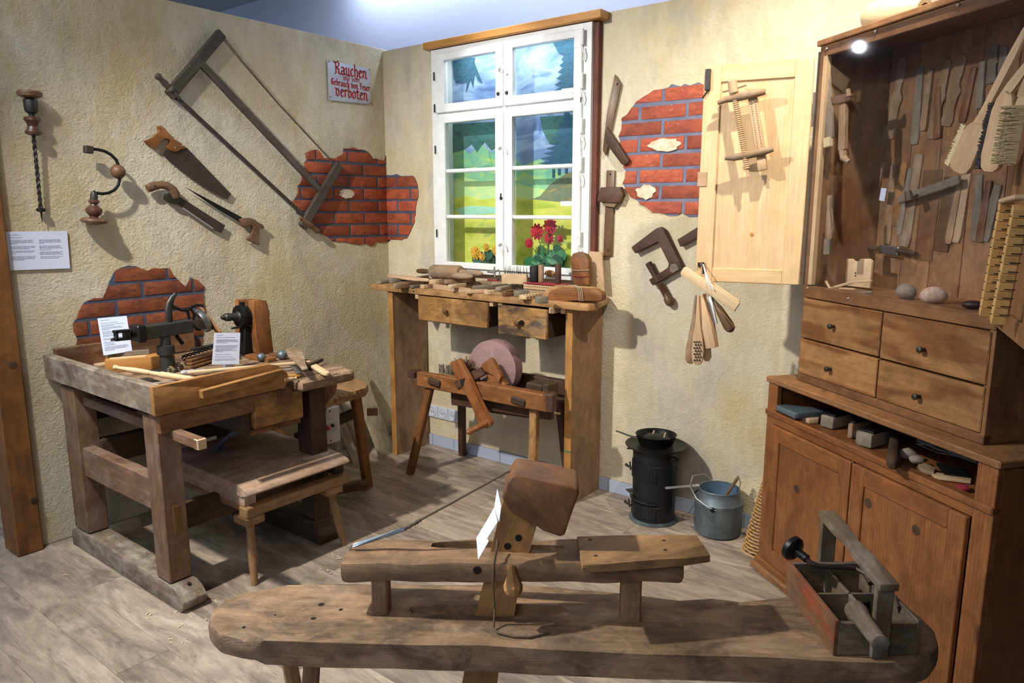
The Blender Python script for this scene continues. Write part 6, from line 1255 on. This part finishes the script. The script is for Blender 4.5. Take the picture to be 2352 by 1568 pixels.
# ================================================================== STOVE, BUCKET, BASKET
S0 = V((-1.65, 3.34, 0))
t = thing('small_iron_stove', 'black cylindrical iron stove with fire door standing on the floor by the wall', 'stove', S0)
def lz(prof, m, name, par, c=S0, n=40): return MB().lathe(c, c+V((0, 0, 1)), [(z, r_) for z, r_ in prof], n).build(name, m, par)
lz([(0, .126), (.006, .128), (.010, .118), (.014, .112)], M['zinc'], 'base_ring', t)
lz([(.012, .110), (.2, .113), (.395, .116)], M['stove'], 'body', t)
lz([(.392, .116), (.398, .150), (.404, .156), (.408, .156), (.406, .148), (.40, .12), (.40, .01)], M['iron'], 'top_plate', t)
def cyl(a_deg, r_, z): a = math.radians(a_deg); return S0+V((math.cos(a)*r_, math.sin(a)*r_, z))
def curved(name, a0, a1, z0, z1, r0, th, m, par):
    mb = MB(); n = 12
    for i in range(n):
        p = [cyl(a0+(a1-a0)*(i+k)/n, r0, z) for k, z in ((0, z0), (1, z0), (1, z1), (0, z1))]; mb.prism(p, (p[0]+p[1])/2*0+V(((p[0].x+p[1].x)/2-S0.x, (p[0].y+p[1].y)/2-S0.y, 0)).normalized()*th)
    return mb.build(name, m, par)
fd = curved('fire_door', 205, 300, .235, .325, .1135, .006, M['stove'], t); ad = curved('ash_door', 205, 300, .035, .105, .112, .006, M['stove'], t)
curved('shelf_band', 200, 300, .118, .124, .113, .012, M['irong'], t)
for z in (.28, .075): MB().tube([cyl(222, .122, z), cyl(213, .136, z), cyl(205, .15, z+.004)], [.004, .006, .008], 8).tube([cyl(212, .125, z-.02), cyl(212, .13, z+.025)], .004, 6).build('door_latch', M['irong'], t)
for z in (.315, .098): MB().tube([cyl(290, .122, z), cyl(312, .120, z+.004)], .003, 6).build('hinge', M['irong'], t)
MB().prism([cyl(222, .118, .165), cyl(245, .118, .165), cyl(243, .155, .182), cyl(225, .155, .182)], (0, 0, .003)).build('draught_flap', M['irong'], t)
for a in (185, 340): MB().tube([cyl(a-12, .118, .365), cyl(a-10, .148, .36), cyl(a+6, .15, .36), cyl(a+8, .118, .365)], .005, 8).build('side_handle', M['iron'], t)
pn = thing('glue_pan', 'black iron pan with long thin handle resting on the small stove', 'pan', S0+V((0, 0, .408)))
MB().lathe(S0+V((.0, 0, .409)), S0+V((0, 0, 1.409)), [(0, .08), (.002, .088), (.05, .104), (.052, .106), (.048, .10), (.012, .082), (.01, .002)], 30).build('pan', M['iron'], pn)
MB().blob(S0+V((0, 0, .435)), (.085, .085, .02), wob=.012, wsc=22, sub=3).build('charred_content', M['iron'], pn)
A = PL(1478, 1010, (0, 1, 0), 3.30); MB().tube([A, PL(1445, 1000, (0, 1, 0), 3.30), PL(1415, 989, (0, 1, 0), 3.28)], [.006, .005, .004], 8).build('handle', M['irong'], pn)
for dx in (-.02, .045): MB().tube([S0+V((dx, 0, .45)), S0+V((dx+.004, .01, .475))], .004, 6).build('pale_peg', M['pale'], pn)
K0_ = V((-1.315, 3.385, 0))
t = thing('zinc_bucket', 'grey zinc milk-pail style bucket with wire handle beside the stove', 'bucket', K0_)
MB().lathe(K0_, K0_+V((0, 0, 1)), [(0, .100), (.012, .114), (.05, .118), (.16, .118), (.172, .119), (.176, .116), (.205, .104), (.225, .099), (.232, .101), (.235, .099), (.232, .0945), (.20, .097), (.05, .112), (.03, .108), (.026, .01)], 44).build('body', M['zinc'], t)
MB().lathe(K0_+V((0, 0, .228)), K0_+V((0, 0, .03)), [(0, .0935), (.9, .095), (.91, .01)], 36, cap=False).build('lining', M['zincin'], t)
def kp(a_deg, r_, z): a = math.radians(a_deg); return K0_+V((math.cos(a)*r_, math.sin(a)*r_, z))
MB().tube([kp(285, .122, .16), kp(268, .128, .172), kp(240, .138, .20), kp(212, .145, .235), kp(180, .145, .262), kp(150, .13, .262), kp(110, .115, .20)], .0026, 6).build('bail_handle', M['tin'], t)
MB().lathe(kp(278, .116, .16), kp(278, .126, .16), [(0, .014), (.6, .013), (1, .008)], 12).build('handle_lug', M['iron'], t); MB().beam(kp(190, .11, .20), kp(190, .128, .175), .03, .006).build('side_lug', M['iron'], t)
solo('long_ladle', MB().flat(PL(1528, 1120, (0, 1, 0), 3.24), kp(200, .098, .237), (0, -.3, 1), [(0, .6), (.05, 1), (.3, .7), (1, 1)], .010, .003, bev=0), M['tin'], 'flat light metal handle reaching from the bucket rim across the stove', 'ladle')
solo('stirring_stick', MB().lathe(kp(250, .03, .10), PL(1697, 1093, (0, 1, 0), 3.43), [(0, .007), (.9, .008), (1, .005)], 10), M['turned2'], 'brown wooden stick standing in the zinc bucket', 'stick')
solo('bucket_cord', MB().tube([PL(1697, 1095, (0, 1, 0), 3.42), PL(1701, 1110, (0, 1, 0), 3.43), PL(1697, 1125, (0, 1, 0), 3.44)], .003, 6), M['string'], 'thin cord hanging from the top of the stick in the bucket', 'cord')
t = thing('wicker_basket', 'woven cane basket leaning between zinc bucket and base cabinet', 'basket', (-1.09, 3.30, 0))
c0, c1 = V((-1.06, 3.315, .0)), V((-1.045, 3.34, .40)); mb = MB(); nr = 26
MB().lathe(c0, c1, [(0, .07), (.02, .085), (.3, .072), (.7, .045), (1, .02)], 20).build('lining', M['turned2'], t)
for i in range(nr):
    f_ = i/nr; c = c0.lerp(c1, f_); rad = .089-.062*f_; k = 26
    mb.tube([c+V((math.cos(2*math.pi*j/k)*(rad+.003*(1 if (j+i) % 2 else -1)), math.sin(2*math.pi*j/k)*(rad+.003*(1 if (j+i) % 2 else -1)), 0)) for j in range(k+1)], .0055, 5)
o = mb.build('woven_cane', M['wicker'], t)

# ================================================================== SHAVING HORSE
def boolcut(o, cutters, u, base):
    for cmb in cutters:
        c = cmb.build('cutter', M['hole'], None, smooth=0); c.location = V((0, 0, 0))
        c.data.transform(Matrix.Translation(-o.location)) if o.parent is None else c.data.transform(Matrix.Translation(-WORLD[o.name]))
        c.location = V((0, 0, 0))
        md = o.modifiers.new('cut', 'BOOLEAN'); md.operation = 'DIFFERENCE'; md.object = c; md.solver = 'EXACT'
        # evaluate in the object's own frame
        par = o.parent; o.parent = None; loc = o.location.copy(); o.location = V((0, 0, 0))
        bpy.context.view_layer.update(); dg = bpy.context.evaluated_depsgraph_get()
        me = bpy.data.meshes.new_from_object(o.evaluated_get(dg)); o.modifiers.clear(); o.data = me; o.location = loc; o.parent = par
        me.shade_smooth(); me.set_sharp_from_angle(angle=math.radians(35))
        bpy.data.objects.remove(c)
    u = V(u).normalized(); v = V((-u.y, u.x, 0)); a = me.attributes.get('gc')
    if a: me.attributes.remove(a)
    a = me.attributes.new('gc', 'FLOAT_VECTOR', 'POINT'); a.data.foreach_set('vector', [c for p in me.vertices for c in (p.co.dot(u)+base, p.co.dot(v)+base, p.co.z)])
SH = thing('shaving_horse', 'massive old shaving horse with rounded plank seat across the foreground', 'bench', (-1.0, 1.45, 0))
seat = [(476, 1430), (480, 1408), (498, 1384), (530, 1362), (570, 1350), (620, 1344), (750, 1340), (900, 1342), (1040, 1343), (1240, 1346), (1400, 1358), (1475, 1368), (1560, 1380), (1640, 1386), (1700, 1384), (1760, 1376), (1830, 1366), (1900, 1352), (1980, 1352), (2050, 1368), (2110, 1405), (2150, 1445), (2158, 1480), (2140, 1510), (2105, 1525), (2000, 1522), (1800, 1512), (1500, 1502), (1200, 1488), (900, 1478), (700, 1474), (560, 1468), (500, 1455)]
q = noisy([OZ(x, y, .5) for x, y in seat], 0, .05)
so = MB().prism(q, (0, 0, -.07), bev=.026, wob=.005, wsc=6).build('seat', M['horse'], SH, smooth=50)
boolcut(so, [MB().prism([OZ(x, y, .52) for x, y in ((940, 1380), (1000, 1374), (1180, 1372), (1290, 1376), (1306, 1386), (1280, 1396), (1150, 1400), (1000, 1396), (945, 1392))], (0, 0, -.1), u=(1, 0, 0))], (.823, .568, 0), 5)
BA, BB = OZ(775, 1292, .658), OZ(1573, 1293, .688)
ub = (BB-BA).normalized(); pb = V((-ub.y, ub.x, 0)).normalized(); bw = .15; nH = -pb
L = (BB-BA).length; HC = BA+pb*bw/2
def HP(px, py, off=0): return PL(px, py, nH, nH.dot(HC)+off)
bo = MB().box(frame((BA+BB)/2+pb*bw/2-V((0, 0, .03)), ub, pb), L, bw, .062, bev=.016, seg=2, cut=26, wob=.006, wsc=9).build('upper_beam', M['horse2'], SH, smooth=50)
def slotcut(p0, p1, wd): A, B = OZ(*p0, .662)+V((0, 0, .04)), OZ(*p1, .68)+V((0, 0, .04)); return MB().flat(A, B, (0, 0, 1), [(0, .5), (.08, .9), (.3, 1), (.5, .7), (.9, .7), (1, .3)], wd/2, .12, bev=0)
boolcut(bo, [slotcut((990, 1252), (1295, 1256), .045)], ub, 11)
rp = noisy([OZ(x, y, .712) for x, y in ((1326, 1231), (1600, 1228), (1633, 1274), (1570, 1281), (1480, 1288), (1400, 1294), (1337, 1298))], 0, .05)
MB().prism(rp, (0, 0, -.022), bev=.003, wob=.003, wsc=20).build('ramp_plank', M['plank'], SH)
for (x, y) in ((1355, 1238), (1525, 1241), (1528, 1262), (1368, 1276)): c = OZ(x, y, .7125); MB().lathe(c-V((0, 0, .003)), c+V((0, 0, .001)), [(0, .006), (1, .005)], 8).build('nail', M['darkwood'], SH)
for (x, y, w1, w2) in ((873, 1412, .045, .05), (1449, 1430, .055, .055)):
    b_ = OZ(x, y, .5)+pb*w2/2; top = V((b_.x, b_.y, .62 if x < 1000 else .645)); MB().beam(b_-V((0, 0, .01)), top, w1, w2, w=nH, bev=.005, cut=4, wob=.002).build('post', M['horse2'], SH)
arm = [(1160, 1120), (1148, 1180), (1128, 1262), (1112, 1335), (1090, 1420), (1066, 1540), (1045, 1650), (1132, 1650), (1146, 1540), (1180, 1420), (1194, 1335), (1218, 1262), (1235, 1200), (1245, 1120)]
MB().prism([HP(x, y, .018) for x, y in arm], -nH*.036, bev=.004, wob=.0015).build('swing_arm', M['peg'], SH)
MB().beam(HP(1092, 1640, .15), HP(1092, 1640, -.15), .08, .03, bev=.006).build('foot_treadle', M['horse2'], SH)
hd = [(1178, 1090), (1163, 1112), (1152, 1145), (1160, 1163), (1178, 1183), (1215, 1203), (1250, 1214), (1285, 1234), (1297, 1232), (1310, 1190), (1331, 1132), (1326, 1122), (1270, 1110), (1200, 1094)]
MB().prism([HP(x, y, .07) for x, y in hd], -nH*.14, bev=.012, wob=.003, wsc=9).build('clamping_head', M['head'], SH, smooth=50)
for x, y in ((1191, 1235), (1166, 1254)): c = HP(x, y, .0185); MB().lathe(c-nH*.003, c+nH*.001, [(0, .010), (1, .010)], 12).build('peg_hole', M['hole'], SH)
c = HP(1096, 1309, bw/2+.003); MB().lathe(c-nH*.006, c+nH*.002, [(0, .011), (1, .011)], 14).build('peg_hole', M['hole'], SH)
A, B = HP(1175, 1300, bw/2+.0), HP(1180, 1372, bw/2+.05)
MB().lathe(A, B, [(0, .010), (.25, .012), (.45, .020), (.62, .026), (.8, .025), (.92, .018), (1, .008)], 9).build('carved_peg', M['peg'], SH, smooth=20)
for (x, y) in ((718, 1500), (1862, 1530), (1948, 1525)):
    a = OZ(x, y, .45); MB().lathe(a, V((a.x+(-.05 if x < 1000 else .04), a.y+(-.02 if x < 1900 else .06), 0)), [(0, .022), (1, .026)], 9).build('leg', M['horse2'], SH, smooth=20)
a = OZ(640, 1380, .45); MB().lathe(a, V((a.x-.08, a.y+.10, 0)), [(0, .022), (1, .026)], 9).build('leg', M['horse2'], SH, smooth=20)
for (x, y, rx) in ((738, 1388, .010), (783, 1400, .007), (720, 1420, .008), (632, 1412, .004), (560, 1440, .005)):
    c = OZ(x, y, .5005); MB().lathe(c-V((0, 0, .002)), c+V((0, 0, .0008)), [(0, rx), (1, rx*.9)], 9).build('dark_knot', M['hole'], SH)
t = thing('return_spring', 'thin grey-blue spring rod hooked into the left end of the upper beam', 'spring', HP(812, 1256))
A, B = HP(812, 1254, 0), HP(930, 1213, 0); nn_ = 60; mb = MB(); uu = (B-A).normalized(); s1_ = uu.cross(V((0, 0, 1))).normalized(); s2_ = s1_.cross(uu)
mb.tube([A.lerp(B, i/(nn_*3))+(s1_*math.cos(i*2.1)+s2_*math.sin(i*2.1))*.0052 for i in range(nn_*3+1)], .0021, 5)
mb.lathe(A, B, [(0, .0045), (1, .0045)], 8); mb.build('coil', M['brightsteel'], t)
MB().tube([A-uu*.012+V((0, 0, -.006)), A-uu*.006+V((0, 0, .004)), A+uu*.004], .0025, 6).build('hook', M['steel'], t)
mb = MB().tube([B, HP(955, 1199), HP(1040, 1153), HP(1130, 1103), HP(1166, 1083), HP(1190, 1078, .0), HP(1194, 1086, .0)], .0034, 6)
for i in range(9): mb.blob(HP(932+i*4, 1212-i*2.1), (.007, .006, .006), wob=.003, sub=1)
solo('pull_cord', mb, M['cord'], 'dark twisted cord from the spring rod up to the clamping head', 'cord')
mb = MB().tube([HP(1143, 1240, .03), HP(1140, 1265, .07), HP(1134, 1300, bw/2+.006), HP(1132, 1340, bw/2+.01), HP(1136, 1400, bw/2+.012), OZ(1134, 1442, .506), OZ(1142, 1452, .506), OZ(1180, 1462, .506), OZ(1215, 1463, .506), OZ(1262, 1452, .506)], .003, 6)
solo('seat_string', mb, M['cord'], 'brown cord hanging over the front of the upper beam down to the seat', 'cord')
t = thing('horse_info_sheet', 'narrow curled white paper leaning on the swing arm of the shaving horse', 'sheet', HP(1110, 1280, .05))
Lq = [(1142, 1122, .03), (1135, 1165, .05), (1114, 1202, .075), (1094, 1235, .09)]; Rq = [(1151, 1163, .08), (1143, 1198, .10), (1122, 1243, .12), (1098, 1285, .14)]
for i in range(3):
    a, b, c_, d = HP(*Lq[i]), HP(*Rq[i]), HP(*Rq[i+1]), HP(*Lq[i+1]); n_ = (b-a).cross(d-a).normalized(); MB().prism([a, b, c_, d], n_*.0012).build('paper_fold', M['paper'], t)

# ================================================================== TOTE WITH BRACE
t = thing('tool_tote', 'open wooden tool tote with carved handle and worn orange side on the shaving horse', 'tool box', (-.39, 1.95, .5))
O = V((-.39, 1.81, .502)); l_ = V((-.619, .785, 0)); w_ = V((.785, .619, 0))
def tb(a, b, c, d, z0, z1, m, name, g='l', **k):
    ce_ = O+l_*(a+b)/2+w_*(c+d)/2+V((0, 0, (z0+z1)/2)); mb = MB()
    if g == 'l': mb.box(frame(ce_, l_, w_), b-a, d-c, z1-z0, **k)
    elif g == 'w': mb.box(frame(ce_, w_, (0, 0, 1)), d-c, z1-z0, b-a, **k)
    else: mb.box(frame(ce_, (0, 0, 1), l_), z1-z0, b-a, d-c, **k)
    return mb.build(name, m, t)
tb(0, .312, 0, .012, 0, .095, M['boxred'], 'side', bev=.002); tb(0, .312, .206, .218, 0, .095, M['box'], 'side', bev=.002)
tb(0, .012, .012, .206, 0, .088, M['box'], 'end', 'w', bev=.002); tb(.30, .312, .012, .206, 0, .095, M['box'], 'end', 'w', bev=.002); tb(.01, .302, .01, .208, .0, .008, M['box'], 'floor', bev=0)
tb(.012, .30, .105, .113, .008, .082, M['box'], 'divider', bev=.001); tb(.152, .160, .012, .206, .008, .082, M['box'], 'divider', 'w', bev=.001)
tb(-.014, .002, .09, .135, 0, .20, M['box'], 'handle_post', 'z', bev=.003); tb(.308, .324, .09, .135, 0, .235, M['box'], 'handle_post', 'z', bev=.003)
A = O+l_*-.03+w_*.112+V((0, 0, .208)); B = O+l_*.335+w_*.112+V((0, 0, .243))
MB().flat(A, B, (0, 0, 1), [(0, 1), (.38, .95), (.5, .62), (.6, .6), (.72, 1), (.97, 1.05), (1, .9)], .024, .020, bev=.003).build('handle', M['box'], t)
t = thing('tote_brace', 'dark iron hand brace with round black pad lying across the tote', 'drill', O+l_*.2+w_*.05+V((0, 0, .12)))
PB = lambda px, py, z: OZ(px, py, z)
A, B = PB(1812, 1252, .66), PB(1853, 1283, .645)
MB().lathe(A, B, [(0, .012), (.02, .03), (.1, .036), (.3, .036), (.42, .03), (.5, .014), (.55, .012), (1, .012)], 26).build('pad', M['iron'], t)
br = [PB(x, y, z) for x, y, z in ((1850, 1280, .646), (1862, 1293, .635), (1885, 1300, .628), (1930, 1302, .62), (1965, 1305, .615), (1988, 1318, .61), (2000, 1340, .60))]
MB().tube(br, [.009, .008, .007, .007, .007, .007, .008], 10).build('crank', M['rust'], t)
t = thing('drawknife_handle_tool', 'stout tool with grey cylindrical wooden handle sticking out of the tote front', 'tool', O+V((0, 0, .09)))
A, B = PB(1960, 1395, .60), PB(2024, 1480, .60)
MB().lathe(A, B, [(0, .02), (.05, .026), (.2, .028), (.35, .022), (.9, .020), (.98, .021), (1, .014)], 18).build('handle', M['benchgrey'], t)
MB().beam(A, PB(1998, 1392, .60), .012, .03, bev=.003).build('blade_root', M['iron'], t)
mb = MB().tube([PB(2058, 1372, .60), PB(2064, 1392, .59), PB(2067, 1412, .56)], .004, 6)
solo('bent_rod', mb, M['rust'], 'thin bent rusty rod in the right compartment of the tote', 'rod')

# ================================================================== SHAVINGS ON THE FLOOR
r = random.Random(12); mb = MB()
spots = [(355, 1415, 20), (395, 1455, 30), (400, 1475, 20), (480, 1355, 25), (500, 1370, 25), (950, 1210, 20), (770, 1280, 20), (740, 1310, 20), (620, 1225, 60), (870, 1150, 40), (150, 1320, 4), (880, 1190, 60), (680, 1200, 60), (440, 1420, 40)]
for x, y, sp in spots:
    for i in range(5):
        c = OZ(x+r.uniform(-sp, sp), y+r.uniform(-sp*.5, sp*.5), .001); a = r.uniform(0, 6.28); L_ = r.uniform(.004, .016); u = V((math.cos(a), math.sin(a), 0)); v = V((-u.y, u.x, 0))
        k = [c, c+u*L_*.4+V((0, 0, .004)), c+u*L_*.8+V((0, 0, .001))]
        for p, q_ in zip(k, k[1:]): mb.prism([p, q_, q_+v*L_*.5, p+v*L_*.5], (0, 0, .0006))
solo('wood_shavings', mb, M['chip'], 'small pale wood shavings scattered on the floor', 'shavings', None, 'stuff')
mb = MB()
for i in range(40):
    c = OZ(r.uniform(640, 790), r.uniform(840, 862), ZB+.001); mb.prism([c, c+V((.006, .002, 0)), c+V((.004, .007, .001))], (0, 0, .0006))
solo('bench_shavings', mb, M['chip'], 'fine shavings scattered on the workbench right corner', 'shavings', None, 'stuff')
